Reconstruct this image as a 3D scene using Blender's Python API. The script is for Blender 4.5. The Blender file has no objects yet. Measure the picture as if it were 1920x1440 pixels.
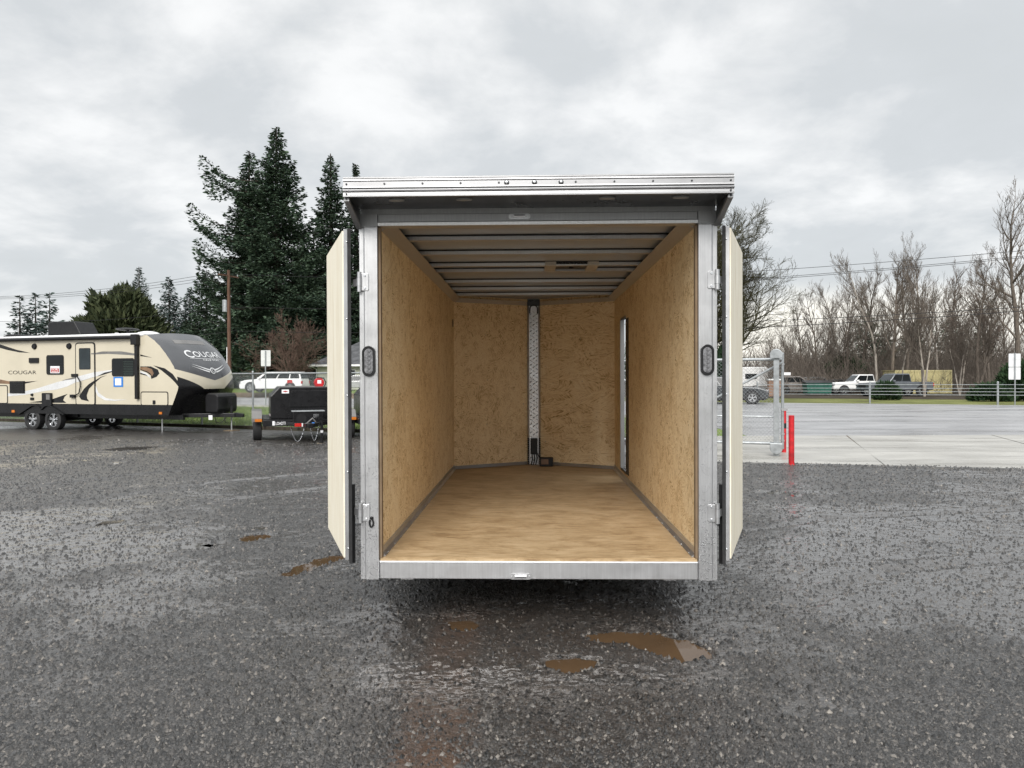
import bpy, bmesh, math, random
import numpy as np
from mathutils import Vector, Matrix, Euler
random.seed(7)
SC = bpy.context.scene
COL = SC.collection
R = math.radians
# ------------------------------------------------------------------ camera
CAMZ = 1.65; FPX = 1332.0
cam = bpy.data.objects.new('camera', bpy.data.cameras.new('camera'))
COL.objects.link(cam); SC.camera = cam
cam.data.sensor_width = 36; cam.data.lens = FPX/1920*36
cam.data.clip_start = 0.05; cam.data.clip_end = 3000
CROT = Euler((R(90-0.516), 0, 0)).to_matrix() @ Matrix.Rotation(R(-0.2), 3, 'Z')
cam.matrix_world = Matrix.Translation((0, 0, CAMZ)) @ CROT.to_4x4()
# ------------------------------------------------------------------ world: overcast sky
SUN_EL, SUN_AZ = 38, 190     # sun hidden by cloud, behind the camera
W = bpy.data.worlds.new("World"); SC.world = W; W.use_nodes = True
nt = W.node_tree; N = nt.nodes; L = nt.links; N.clear()
def nn(t, **k):
    n = N.new(t)
    for a, v in k.items(): setattr(n, a, v)
    return n
def mth(op, a, b=None, c=None, clamp=False):
    n = nn('ShaderNodeMath', operation=op); n.use_clamp = clamp
    for i, v in enumerate((a, b, c)):
        if v is None: continue
        if isinstance(v, (int, float)): n.inputs[i].default_value = v
        else: L.new(v, n.inputs[i])
    return n.outputs[0]
sky = nn('ShaderNodeTexSky', sky_type='NISHITA'); sky.sun_disc = False
sky.sun_elevation = R(SUN_EL); sky.sun_rotation = R(SUN_AZ)
bgA = nn('ShaderNodeBackground'); bgA.inputs[1].default_value = 0.05; L.new(sky.outputs[0], bgA.inputs[0])
tc = nn('ShaderNodeTexCoord'); sp = nn('ShaderNodeSeparateXYZ'); L.new(tc.outputs['Generated'], sp.inputs[0])
zc = mth('MAXIMUM', sp.outputs[2], 0.0); zd = mth('ADD', zc, 0.26)
cb = nn('ShaderNodeCombineXYZ'); L.new(mth('DIVIDE', sp.outputs[0], mth('MULTIPLY', zd, -1.0)), cb.inputs[0]); L.new(mth('DIVIDE', sp.outputs[1], zd), cb.inputs[1])
def noise(scale, detail, rough, off, dist=0.0):
    mp = nn('ShaderNodeMapping'); mp.inputs[1].default_value = off; L.new(cb.outputs[0], mp.inputs[0])
    n = nn('ShaderNodeTexNoise'); n.inputs['Scale'].default_value = scale; n.inputs['Detail'].default_value = detail
    n.inputs['Roughness'].default_value = rough; n.inputs['Distortion'].default_value = dist
    L.new(mp.outputs[0], n.inputs[0]); return n.outputs[0]
n1 = noise(1.9, 7, 0.55, (3.3, 1.2, 0.0), 0.25); n2 = noise(0.42, 4, 0.5, (7.7, 2.6, 4.0)); n3 = noise(3.4, 6, 0.6, (1.0, 5.0, 2.0), 0.3)
den = mth('ADD', mth('ADD', mth('MULTIPLY', n1, 0.50), mth('MULTIPLY', n2, 0.32)), mth('MULTIPLY', n3, 0.18))
cr = nn('ShaderNodeValToRGB'); L.new(den, cr.inputs[0])
e = cr.color_ramp.elements
e[0].position = 0.41; e[0].color = (0.325, 0.338, 0.346, 1)
e[1].position = 0.62; e[1].color = (0.495, 0.498, 0.498, 1)
for p_, c_ in ((0.46, (0.335, 0.348, 0.357, 1)), (0.51, (0.395, 0.403, 0.407, 1)), (0.56, (0.465, 0.469, 0.469, 1))):
    k = e.new(p_); k.color = c_
# a pale clearing low in the sky towards the right
def sstep(v, a, b):
    m = nn('ShaderNodeMapRange', interpolation_type='SMOOTHSTEP'); L.new(v, m.inputs[0])
    m.inputs[1].default_value = a; m.inputs[2].default_value = b; return m.outputs[0]
az = mth('DIVIDE', sp.outputs[0], mth('MAXIMUM', sp.outputs[1], 0.05))
wob = mth('MULTIPLY_ADD', n3, 0.05, -0.025)
el = mth('ADD', sp.outputs[2], wob)
band = mth('MULTIPLY', mth('SUBTRACT', 1.0, sstep(el, 0.075, 0.125)), mth('MULTIPLY', sstep(az, 0.15, 0.32), mth('SUBTRACT', 1.0, sstep(az, 0.62, 0.95))))
front = sstep(sp.outputs[1], 0.0, 0.3)
band = mth('MULTIPLY', band, front)
mx = nn('ShaderNodeMix', data_type='RGBA'); L.new(mth('MULTIPLY', band, 0.9), mx.inputs[0]); L.new(cr.outputs[0], mx.inputs[6]); mx.inputs[7].default_value = (0.60, 0.575, 0.52, 1)
# an overcast sky is brighter overhead (above the frame)
zen = mth('MULTIPLY_ADD', sstep(sp.outputs[2], 0.46, 0.95), 1.1, 1.0)
bgB = nn('ShaderNodeBackground'); L.new(mx.outputs[2], bgB.inputs[0]); L.new(mth('MULTIPLY', zen, 1.0), bgB.inputs[1])
ms = nn('ShaderNodeMixShader'); ms.inputs[0].default_value = 0.93; L.new(bgA.outputs[0], ms.inputs[1]); L.new(bgB.outputs[0], ms.inputs[2])
wo = nn('ShaderNodeOutputWorld'); L.new(ms.outputs[0], wo.inputs[0])
sun = bpy.data.objects.new('sun', bpy.data.lights.new('sun', 'SUN')); COL.objects.link(sun)
sun.data.energy = 1.7; sun.data.angle = R(36); sun.data.color = (1, 0.97, 0.93)
_d = Vector((math.sin(R(SUN_AZ))*math.cos(R(SUN_EL)), math.cos(R(SUN_AZ))*math.cos(R(SUN_EL)), math.sin(R(SUN_EL))))
sun.rotation_euler = _d.to_track_quat('Z', 'Y').to_euler()
vs = SC.view_settings; vs.view_transform = 'Standard'; vs.look = 'None'; vs.exposure = 1.1; vs.gamma = 1.0; vs.use_curve_mapping = False
SC.render.engine = 'CYCLES'; SC.cycles.use_denoising = True; SC.cycles.max_bounces = 12
SC.cycles.diffuse_bounces = 9; SC.cycles.glossy_bounces = 5; SC.cycles.transparent_max_bounces = 24; SC.cycles.volume_bounces = 1
SC.cycles.sample_clamp_indirect = 0

# ------------------------------------------------------------------ helpers
def tag(o, label=None, cat=None, group=None, kind=None):
    for k, v in (('label', label), ('category', cat), ('group', group), ('kind', kind)):
        if v: o[k] = v
    return o
def empty(name, loc=(0, 0, 0), rz=0.0, **k):
    o = bpy.data.objects.new(name, None); COL.objects.link(o)
    o.location = loc; o.rotation_euler = (0, 0, rz); o.empty_display_size = 0.2
    return tag(o, **k)
def ray(px, py):
    return CROT @ Vector(((px-960)/FPX, (720-py)/FPX, -1))
def at(px, py, Y):            # the real point at distance Y that a measured sight line meets
    d = ray(px, py); return Vector((0, 0, CAMZ)) + d*(Y/d.y)
def gnd(px, py, z=0.0):
    d = ray(px, py); t = (z-CAMZ)/d.z; return Vector((0, 0, CAMZ)) + d*t
def plane_uv(px, py, org, rz, v=0.0):   # sight line meets the vertical plane local y = v of a frame -> (local x, z)
    c, s = math.cos(rz), math.sin(rz); nx, ny = -s, c
    d = ray(px, py); t = (v + org[0]*nx + org[1]*ny)/(d.x*nx + d.y*ny)
    X, Y = d.x*t-org[0], d.y*t-org[1]
    return (X*c+Y*s, CAMZ+d.z*t)
class MB:
    def __init__(s): s.v = []; s.f = []
    def add(s, vs, fs):
        b = len(s.v); s.v += [tuple(q) for q in vs]; s.f += [tuple(b+i for i in f) for f in fs]; return s
    def box(s, x0, x1, y0, y1, z0, z1):
        return s.add([(x0, y0, z0), (x1, y0, z0), (x1, y1, z0), (x0, y1, z0), (x0, y0, z1), (x1, y0, z1), (x1, y1, z1), (x0, y1, z1)],
                     [(0, 3, 2, 1), (4, 5, 6, 7), (0, 1, 5, 4), (1, 2, 6, 5), (2, 3, 7, 6), (3, 0, 4, 7)])
    def cyl(s, p0, p1, r0, r1=None, n=12, caps=True):
        r1 = r0 if r1 is None else r1
        p0, p1 = Vector(p0), Vector(p1); d = (p1-p0).normalized()
        a = d.orthogonal().normalized(); b = d.cross(a)
        vs = [p0+(a*math.cos(2*math.pi*i/n)+b*math.sin(2*math.pi*i/n))*r0 for i in range(n)] + [p1+(a*math.cos(2*math.pi*i/n)+b*math.sin(2*math.pi*i/n))*r1 for i in range(n)]
        fs = [(i, (i+1) % n, n+(i+1) % n, n+i) for i in range(n)]
        if caps: fs += [tuple(range(n))[::-1], tuple(range(n, 2*n))]
        return s.add(vs, fs)
    def tube(s, pts, r, n=6):
        pts = [Vector(p) for p in pts]; rings = []; ref = None
        for i, p in enumerate(pts):
            d = (pts[min(i+1, len(pts)-1)]-pts[max(i-1, 0)]).normalized()
            if ref is None: ref = d.orthogonal().normalized()
            a = (ref-d*ref.dot(d)).normalized(); ref = a; b = d.cross(a)
            rr = r[i] if isinstance(r, (list, tuple)) else r
            rings.append([p+(a*math.cos(2*math.pi*k/n)+b*math.sin(2*math.pi*k/n))*rr for k in range(n)])
        vs = [q for g in rings for q in g]; fs = []
        for i in range(len(pts)-1):
            for k in range(n): fs.append((i*n+k, i*n+(k+1) % n, (i+1)*n+(k+1) % n, (i+1)*n+k))
        fs += [tuple(range(n))[::-1], tuple(range((len(pts)-1)*n, len(pts)*n))]
        return s.add(vs, fs)
    def prism(s, poly, ax, a0, a1):
        n = len(poly)
        def P(q, a): return {'x': (a, q[0], q[1]), 'y': (q[0], a, q[1]), 'z': (q[0], q[1], a)}[ax]
        return s.add([P(q, a0) for q in poly]+[P(q, a1) for q in poly],
                     [tuple(range(n)), tuple(range(n, 2*n))[::-1]]+[(i, (i+1) % n, n+(i+1) % n, n+i) for i in range(n)])
    def hexa(s, b, t):       # 4 bottom, 4 top points
        return s.add(list(b)+list(t), [(0, 3, 2, 1), (4, 5, 6, 7), (0, 1, 5, 4), (1, 2, 6, 5), (2, 3, 7, 6), (3, 0, 4, 7)])
    def sphere(s, c, r, n=10, m=6, sc=(1, 1, 1)):
        vs = [(c[0], c[1], c[2]-r*sc[2])]
        for j in range(1, m):
            ph = -math.pi/2+math.pi*j/m
            for i in range(n):
                th = 2*math.pi*i/n
                vs.append((c[0]+r*sc[0]*math.cos(ph)*math.cos(th), c[1]+r*sc[1]*math.cos(ph)*math.sin(th), c[2]+r*sc[2]*math.sin(ph)))
        vs.append((c[0], c[1], c[2]+r*sc[2])); fs = []
        for i in range(n): fs.append((0, 1+(i+1) % n, 1+i))
        for j in range(m-2):
            for i in range(n): fs.append((1+j*n+i, 1+j*n+(i+1) % n, 1+(j+1)*n+(i+1) % n, 1+(j+1)*n+i))
        e_ = len(vs)-1; b = 1+(m-2)*n
        for i in range(n): fs.append((b+i, b+(i+1) % n, e_))
        return s.add(vs, fs)
    def xf(s, M):
        s.v = [tuple(M @ Vector(q)) for q in s.v]; return s
    def build(s, name, mat, parent=None, bevel=0, smooth=False, seg=2, recalc=True, **k):
        me = bpy.data.meshes.new(name); me.from_pydata(s.v, [], s.f)
        if recalc:
            bm = bmesh.new(); bm.from_mesh(me); bmesh.ops.recalc_face_normals(bm, faces=bm.faces); bm.to_mesh(me); bm.free()
        me.materials.append(mat)
        if smooth:
            me.polygons.foreach_set('use_smooth', [True]*len(me.polygons)); me.set_sharp_from_angle(angle=R(40))
        o = bpy.data.objects.new(name, me); COL.objects.link(o)
        if parent: o.parent = parent
        if bevel:
            md = o.modifiers.new('bevel', 'BEVEL'); md.width = bevel; md.segments = seg; md.limit_method = 'ANGLE'; md.angle_limit = R(40)
        return tag(o, **k)
def np_mesh(name, V, F, mat, parent=None, tone=None, **k):
    V = np.asarray(V, dtype=np.float32); F = np.asarray(F, dtype=np.int32); m = F.shape[1]
    me = bpy.data.meshes.new(name); me.vertices.add(len(V)); me.vertices.foreach_set('co', V.ravel())
    me.loops.add(F.size); me.loops.foreach_set('vertex_index', F.ravel())
    me.polygons.add(len(F)); me.polygons.foreach_set('loop_start', np.arange(len(F), dtype=np.int32)*m)
    me.update(calc_edges=True); me.materials.append(mat)
    if tone is not None:
        at_ = me.attributes.new('tone', 'FLOAT', 'POINT'); at_.data.foreach_set('value', np.asarray(tone, dtype=np.float32))
    o = bpy.data.objects.new(name, me); COL.objects.link(o)
    if parent: o.parent = parent
    return tag(o, **k)
def dup(root, loc=None, rz=None, scale=None, label=None, **k):
    def cp(o, par):
        c = o.copy(); COL.objects.link(c)
        if par: c.parent = par
        for ch in o.children: cp(ch, c)
        return c
    c = cp(root, None)
    if loc is not None: c.location = loc
    if rz is not None: c.rotation_euler = (0, 0, rz)
    if scale is not None: c.scale = scale if hasattr(scale, '__len__') else (scale,)*3
    return tag(c, label=label, **k)
def share(o, locs):           # alike pieces of one part: copies sharing mesh data
    for l in locs:
        c = o.copy(); COL.objects.link(c); c.location = l

# ------------------------------------------------------------------ materials
class NT:
    def __init__(s, name):
        s.m = bpy.data.materials.new(name); s.m.use_nodes = True; s.t = s.m.node_tree; s.b = s.t.nodes['Principled BSDF']; s.o = s.t.nodes['Material Output']
    def n(s, t, **k):
        x = s.t.nodes.new(t)
        for a, v in k.items(): setattr(x, a, v)
        return x
    def l(s, a, b): s.t.links.new(a, b)
    def coord(s, kind='Object', scale=(1, 1, 1), rot=(0, 0, 0), vec=None):
        if vec is None:
            if kind == 'World': vec = s.n('ShaderNodeNewGeometry').outputs['Position']
            else: vec = s.n('ShaderNodeTexCoord').outputs[kind]
        m = s.n('ShaderNodeMapping'); m.inputs[3].default_value = scale; m.inputs[2].default_value = rot; s.l(vec, m.inputs[0]); return m.outputs[0]
    def noise(s, vec, scale, detail=4, rough=0.5, dist=0.0):
        x = s.n('ShaderNodeTexNoise'); x.inputs['Scale'].default_value = scale; x.inputs['Detail'].default_value = detail
        x.inputs['Roughness'].default_value = rough; x.inputs['Distortion'].default_value = dist; s.l(vec, x.inputs[0]); return x.outputs[0]
    def vor(s, vec, scale, out='Color', feature='F1', rnd=1.0):
        x = s.n('ShaderNodeTexVoronoi', feature=feature); x.inputs['Scale'].default_value = scale; x.inputs['Randomness'].default_value = rnd; s.l(vec, x.inputs[0]); return x.outputs[out]
    def ramp(s, fac, stops, interp='LINEAR'):
        x = s.n('ShaderNodeValToRGB'); x.color_ramp.interpolation = interp; s.l(fac, x.inputs[0]); e = x.color_ramp.elements
        while len(e) < len(stops): e.new(0.5)
        for k, (p, c) in enumerate(stops):
            e[k].position = p; e[k].color = (c, c, c, 1) if isinstance(c, (int, float)) else (*c, 1)
        return x.outputs[0]
    def mix(s, f, a, b, mode='MIX'):
        x = s.n('ShaderNodeMix', data_type='RGBA', blend_type=mode)
        for i, v in ((0, f), (6, a), (7, b)):
            if isinstance(v, (int, float)): x.inputs[i].default_value = v if i == 0 else (v, v, v, 1)
            elif isinstance(v, tuple): x.inputs[i].default_value = (*v, 1)
            else: s.l(v, x.inputs[i])
        return x.outputs[2]
    def math(s, op, a, b=0.0, c=0.0, clamp=False):
        x = s.n('ShaderNodeMath', operation=op); x.use_clamp = clamp
        for i, v in enumerate((a, b, c)):
            if isinstance(v, (int, float)): x.inputs[i].default_value = v
            else: s.l(v, x.inputs[i])
        return x.outputs[0]
    def set(s, **k):
        names = {'col': 'Base Color', 'rough': 'Roughness', 'metal': 'Metallic', 'ior': 'IOR', 'spec': 'Specular IOR Level', 'alpha': 'Alpha', 'trans': 'Transmission Weight', 'emit': 'Emission Color', 'estr': 'Emission Strength', 'coat': 'Coat Weight', 'coatr': 'Coat Roughness'}
        for a, v in k.items():
            i = s.b.inputs[names[a]]
            if isinstance(v, tuple): i.default_value = (*v, 1)
            elif isinstance(v, (int, float)): i.default_value = v
            else: s.l(v, i)
        return s
    def bump(s, h, strength=0.5, dist=0.01, normal=None):
        x = s.n('ShaderNodeBump'); x.inputs['Strength'].default_value = strength; x.inputs['Distance'].default_value = dist; s.l(h, x.inputs['Height'])
        if normal is not None: s.l(normal, x.inputs['Normal'])
        s.l(x.outputs[0], s.b.inputs['Normal']); return x.outputs[0]
def simple(name, col, rough=0.5, metal=0.0, var=0.18, nscale=6.0, bump=0.0, bscale=60.0, coat=0.0, spec=0.5):
    t = NT(name); v = t.coord('Object'); n = t.noise(v, nscale, 5, 0.6)
    c2 = tuple(min(1, x*(1-var)) for x in col); c3 = tuple(min(1, x*(1+var*0.6)) for x in col)
    t.set(col=t.ramp(n, [(0.35, c2), (0.65, c3)]), metal=metal, spec=spec, coat=coat)
    t.set(rough=t.ramp(t.noise(v, nscale*2.3, 4, 0.6), [(0.3, max(0.02, rough*0.8)), (0.7, min(1, rough*1.2))]))
    if bump: t.bump(t.noise(v, bscale, 3, 0.6), bump, 0.004)
    return t.m
def foliage(name, dark, light, s1=0.5):
    t = NT(name); v = t.coord('Object'); n = t.noise(v, s1, 3, 0.6)
    rnd = t.n('ShaderNodeNewGeometry').outputs['Random Per Island']
    f = t.math('ADD', t.math('MULTIPLY', n, 0.75), t.math('MULTIPLY', rnd, 0.4))
    t.set(col=t.ramp(f, [(0.35, dark), (0.85, light)]), rough=0.75, spec=0.25); return t.m
def osb():
    t = NT('strand_board'); v = t.coord('Object')
    tot = None
    sx = t.n('ShaderNodeSeparateXYZ'); t.l(v, sx.inputs[0])
    # surface coordinates: along the wall (x+y) and up z
    h = t.math('ADD', sx.outputs[0], t.math('MULTIPLY', sx.outputs[1], 1.0))
    cx = t.n('ShaderNodeCombineXYZ'); t.l(h, cx.inputs[0]); t.l(sx.outputs[2], cx.inputs[1])
    warp = t.n('ShaderNodeTexNoise'); warp.inputs['Scale'].default_value = 9; t.l(cx.outputs[0], warp.inputs[0])
    wv = t.n('ShaderNodeVectorMath', operation='MULTIPLY_ADD'); t.l(warp.outputs['Color'], wv.inputs[0]); wv.inputs[1].default_value = (0.035, 0.035, 0); t.l(cx.outputs[0], wv.inputs[2])
    def flakes(scale, seed, sz):
        mp = t.n('ShaderNodeMapping'); mp.inputs[1].default_value = seed; t.l(wv.outputs[0], mp.inputs[0])
        cell = t.vor(mp.outputs[0], scale, 'Color')
        se = t.n('ShaderNodeSeparateColor'); t.l(cell, se.inputs[0])
        rot = t.n('ShaderNodeVectorRotate', rotation_type='Z_AXIS'); t.l(mp.outputs[0], rot.inputs['Vector']); t.l(t.math('MULTIPLY', se.outputs[0], 6.28), rot.inputs['Angle'])
        m2 = t.n('ShaderNodeMapping'); m2.inputs[3].default_value = (sz*0.14, sz, 1); t.l(rot.outputs[0], m2.inputs[0])
        return t.noise(m2.outputs[0], 1.0, 3, 0.6), se.outputs[1]
    g1, c1 = flakes(12, (0, 0, 0), 85); g2, c2 = flakes(21, (5.3, 2.2, 0), 130)
    f = t.math('ADD', t.math('MULTIPLY', g1, 0.5), t.math('ADD', t.math('MULTIPLY', g2, 0.35), t.math('MULTIPLY', c1, 0.07)))
    big = t.noise(v, 1.6, 3, 0.5)
    f = t.math('ADD', f, t.math('MULTIPLY', big, 0.12))
    col = t.ramp(f, [(0.365, (0.28, 0.155, 0.062)), (0.435, (0.60, 0.415, 0.21)), (0.495, (0.82, 0.63, 0.37)), (0.61, (0.93, 0.77, 0.52))])
    # dark resin flecks
    fl = t.vor(wv.outputs[0], 46, 'Distance'); fs = t.math('LESS_THAN', t.math('ADD', fl, t.math('MULTIPLY', g2, 0.9)), 0.50)
    col = t.mix(t.math('MULTIPLY', fs, 0.75), col, (0.16, 0.09, 0.045))
    t.set(col=col, rough=0.72, spec=0.3); t.bump(f, 0.35, 0.003); return t.m
def ply_floor():
    t = NT('floor_plywood'); v = t.coord('Object')
    st = t.noise(t.coord('Object', (5, 30, 5)), 1.0, 6, 0.7, 0.8); fine = t.noise(t.coord('Object', (14, 210, 10)), 1.0, 4, 0.6)
    blot = t.noise(t.coord('Object', (1, 1.6, 1)), 3.2, 6, 0.68, 0.6)
    f = t.math('ADD', t.math('MULTIPLY', st, 0.42), t.math('ADD', t.math('MULTIPLY', fine, 0.22), t.math('MULTIPLY', blot, 0.40)))
    col = t.ramp(f, [(0.40, (0.27, 0.175, 0.09)), (0.51, (0.43, 0.305, 0.17)), (0.61, (0.55, 0.41, 0.25))])
    kn = t.math('LESS_THAN', t.vor(t.coord('Object', (3.0, 6.5, 1)), 1.0, 'Distance'), 0.028)
    t.set(col=t.mix(kn, col, (0.15, 0.08, 0.04)), rough=t.ramp(st, [(0.3, 0.42), (0.7, 0.6)]), spec=0.4); t.bump(f, 0.15, 0.002); return t.m
def ply_pale():
    t = NT('pale_plywood')
    st = t.noise(t.coord('Object', (26, 26, 1.6)), 1.0, 6, 0.6, 0.5); fine = t.noise(t.coord('Object', (190, 190, 7)), 1.0, 3, 0.6)
    f = t.math('ADD', t.math('MULTIPLY', st, 0.6), t.math('MULTIPLY', fine, 0.4))
    t.set(col=t.ramp(f, [(0.34, (0.70, 0.62, 0.46)), (0.5, (0.84, 0.78, 0.64)), (0.64, (0.90, 0.86, 0.74))]), rough=0.7, spec=0.3); t.bump(f, 0.2, 0.002); return t.m
def alu(name, col=0.62, r0=0.28, r1=0.45, drops=0.0, brush=(40, 40, 1.5)):
    t = NT(name); v = t.coord('Object'); b = t.noise(t.coord('Object', brush), 2.0, 4, 0.6); n = t.noise(v, 5, 5, 0.65)
    c = t.ramp(t.math('ADD', t.math('MULTIPLY', b, 0.5), t.math('MULTIPLY', n, 0.5)), [(0.3, (col*0.80,)*2+(col*0.81,)), (0.7, (col*1.08, col*1.09, col*1.11))])
    t.set(col=c, metal=0.85, rough=t.ramp(n, [(0.3, r0), (0.7, r1)]))
    if drops:
        d = t.vor(v, 95, 'Distance'); rr = t.noise(v, 4.5, 3, 0.5)
        sx = t.n('ShaderNodeSeparateXYZ'); t.l(v, sx.inputs[0])
        low = t.math('SUBTRACT', 1.0, t.math('MULTIPLY', sx.outputs[2], 0.30), clamp=True)
        thr = t.math('MULTIPLY', t.math('MULTIPLY', low, rr), 0.72)
        h = t.math('MAXIMUM', t.math('SUBTRACT', thr, d), 0.0)
        t.bump(h, drops, 0.02)
    else: t.bump(b, 0.06, 0.002)
    return t.m
def gravel():
    t = NT('wet_gravel'); v = t.coord('World')
    big = t.noise(v, 0.33, 5, 0.6, 0.4); mid = t.noise(v, 1.7, 5, 0.62, 0.5); patch = t.noise(t.coord('World', (0.12, 0.5, 1)), 1.0, 5, 0.6, 0.6)
    cell = t.vor(v, 120, 'Color'); dist = t.vor(v, 120, 'Distance'); sc = t.n('ShaderNodeSeparateColor'); t.l(cell, sc.inputs[0])
    cell2 = t.vor(v, 55, 'Color'); d2 = t.vor(v, 55, 'Distance'); s2 = t.n('ShaderNodeSeparateColor'); t.l(cell2, s2.inputs[0])
    fine = t.noise(v, 230, 3, 0.7)
    tone = t.math('ADD', t.math('MULTIPLY', sc.outputs[0], 0.6), t.math('MULTIPLY', fine, 0.4))
    col = t.ramp(tone, [(0.2, (0.005, 0.005, 0.005)), (0.48, (0.020, 0.018, 0.016)), (0.68, (0.075, 0.068, 0.062)), (0.92, (0.24, 0.22, 0.20))])
    warm = t.ramp(mid, [(0.45, 0.0), (0.7, 0.55)])
    col = t.mix(warm, col, (0.075, 0.066, 0.061))
    # muddy tyre track running out from under the trailer
    sx = t.n('ShaderNodeSeparateXYZ'); t.l(v, sx.inputs[0])
    wx = t.math('ADD', sx.outputs[0], t.math('MULTIPLY_ADD', mid, 0.22, -0.11))
    tr = t.math('ABSOLUTE', t.math('ADD', wx, 0.37))
    m1 = t.ramp(tr, [(0.09, 1.0), (0.21, 0.0)]); my = t.ramp(t.math('MULTIPLY', sx.outputs[1], 0.1), [(0.30, 1.0), (0.46, 0.75), (0.54, 0.0)])
    mud = t.math('MULTIPLY', m1, my)
    mud = t.math('MULTIPLY', mud, t.ramp(t.noise(v, 9, 4, 0.7), [(0.3, 0.45), (0.6, 0.9)]))
    col = t.mix(mud, col, (0.115, 0.056, 0.027))
    # silty brown behind the trailer, with the trailer's shade darkened into the colour
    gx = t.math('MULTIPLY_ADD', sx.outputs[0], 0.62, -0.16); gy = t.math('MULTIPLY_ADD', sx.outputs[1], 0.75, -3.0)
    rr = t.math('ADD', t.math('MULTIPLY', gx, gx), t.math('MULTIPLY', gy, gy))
    silt_shade = t.math('MULTIPLY', t.ramp(rr, [(0.15, 1.0), (0.95, 0.0)]), t.ramp(t.noise(v, 2.6, 5, 0.65, 0.5), [(0.38, 0.15), (0.58, 0.85)]))
    col = t.mix(silt_shade, col, (0.030, 0.018, 0.010))
    wet0 = t.ramp(t.math('ADD', t.math('MULTIPLY', big, 0.5), t.math('MULTIPLY', patch, 0.5)), [(0.44, 0.0), (0.57, 1.0)])
    aw = t.n('ShaderNodeAttribute', attribute_name='wet').outputs['Fac']; an = t.n('ShaderNodeAttribute', attribute_name='tone').outputs['Fac']
    wet = t.mix(an, wet0, aw)
    col = t.mix(t.math('MULTIPLY', wet, 0.40), col, (0.078, 0.069, 0.062))
    t.set(col=col, rough=t.mix(wet, 0.42, 0.32), spec=0.6, coat=t.mix(wet, 0.65, 1.0), coatr=t.mix(wet, 0.34, 0.17))
    h = t.math('ADD', t.math('MULTIPLY', t.math('SUBTRACT', 1.0, dist), 0.35), t.math('ADD', t.math('MULTIPLY', t.math('SUBTRACT', 1.0, d2), 0.5), t.math('MULTIPLY', fine, 0.3)))
    amp = t.mix(wet, 1.0, 0.40)
    k1 = t.noise(t.coord('World', (1, 1.25, 1)), 13, 4, 0.75, 0.8); k2 = t.noise(v, 38, 3, 0.7)
    chunk = t.math('ADD', t.math('MULTIPLY', k1, 2.6), t.math('MULTIPLY', k2, 1.3))
    lg = t.math('ADD', t.math('MULTIPLY', mid, 1.2), t.math('MULTIPLY', chunk, t.mix(wet, 1.0, 0.25)))
    b = t.bump(t.math('ADD', t.math('MULTIPLY', h, amp), lg), 1.0, 0.024)
    return t.m
def ground_mat(name, stops, scale=0.6, rough=0.9, bump=0.5, fscale=14, spec=0.2):
    t = NT(name); v = t.coord('World'); a = t.noise(v, scale, 6, 0.65); b = t.noise(v, fscale, 4, 0.7)
    f = t.math('ADD', t.math('MULTIPLY', a, 0.6), t.math('MULTIPLY', b, 0.4))
    t.set(col=t.ramp(f, stops), rough=rough, spec=spec)
    if bump: t.bump(b, bump, 0.03)
    return t.m
def wet_pave(name, c0, c1, r0, r1, scale=0.5):
    t = NT(name); v = t.coord('World')
    a = t.noise(t.coord('World', (0.35, 1.6, 1), (0, 0, R(-23))), scale, 6, 0.62, 0.5); b = t.noise(v, 40, 4, 0.7); c = t.noise(v, 0.9, 5, 0.6)
    f = t.math('ADD', t.math('MULTIPLY', a, 0.55), t.math('ADD', t.math('MULTIPLY', b, 0.2), t.math('MULTIPLY', c, 0.25)))
    t.set(col=t.ramp(f, [(0.38, c0), (0.62, c1)]), rough=t.ramp(a, [(0.4, r0), (0.62, r1)]), spec=0.4)
    t.bump(b, 0.10, 0.004); return t.m
def bark(name, c0, c1, s=(9, 9, 2)):
    t = NT(name); n = t.noise(t.coord('Object', s), 1.0, 5, 0.65)
    t.set(col=t.ramp(n, [(0.35, c0), (0.65, c1)]), rough=0.88, spec=0.2); t.bump(n, 0.6, 0.03); return t.m
def glass(name, col=(0.02, 0.025, 0.028), rough=0.06):
    t = NT(name); t.set(col=col, rough=rough, spec=0.28)
    n = t.noise(t.coord('Object'), 2.0, 3); t.set(col=t.ramp(n, [(0.3, tuple(x*0.7 for x in col)), (0.7, tuple(x*1.4 for x in col))])); return t.m

m_osb = osb(); m_floor = ply_floor(); m_pale = ply_pale()
m_alu = alu('mill_aluminium', 0.56, 0.30, 0.46, 0.0); m_aluwet = alu('wet_aluminium', 0.53, 0.30, 0.45, 0.9)
m_aluroof = alu('roof_sheet_aluminium', 0.52, 0.22, 0.34, 0.0, (1, 1, 1)); m_aluroof = simple('roof_sheet_aluminium', (0.36, 0.385, 0.41), 0.38, 0.3, 0.06, 1.0); m_alubright = alu('bright_extrusion', 0.35, 0.34, 0.42, 0.0, (2, 3, 3))
m_diamond = alu('tread_plate', 0.34, 0.26, 0.38, 0.0, (3, 3, 3)); m_zinc = alu('zinc_hardware', 0.56, 0.25, 0.42)
m_galv = simple('galvanised_steel', (0.36, 0.38, 0.39), 0.42, 0.55, 0.22, 8); m_white = simple('white_paint', (0.78, 0.78, 0.77), 0.3, 0, 0.06, 2, coat=0.4)
m_black = simple('black_paint', (0.009, 0.009, 0.010), 0.30, 0, 0.3, 3, coat=0.1, spec=0.35); m_rubber = simple('black_rubber', (0.022, 0.022, 0.023), 0.7, 0, 0.3, 12, 0.3)
m_plastic = simple('black_plastic', (0.010, 0.010, 0.011), 0.45, 0, 0.3, 9, spec=0.35); m_skin = simple('charcoal_sheet', (0.03, 0.032, 0.036), 0.3, 0.1, 0.12, 1.5)
m_gravel = gravel()
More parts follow.
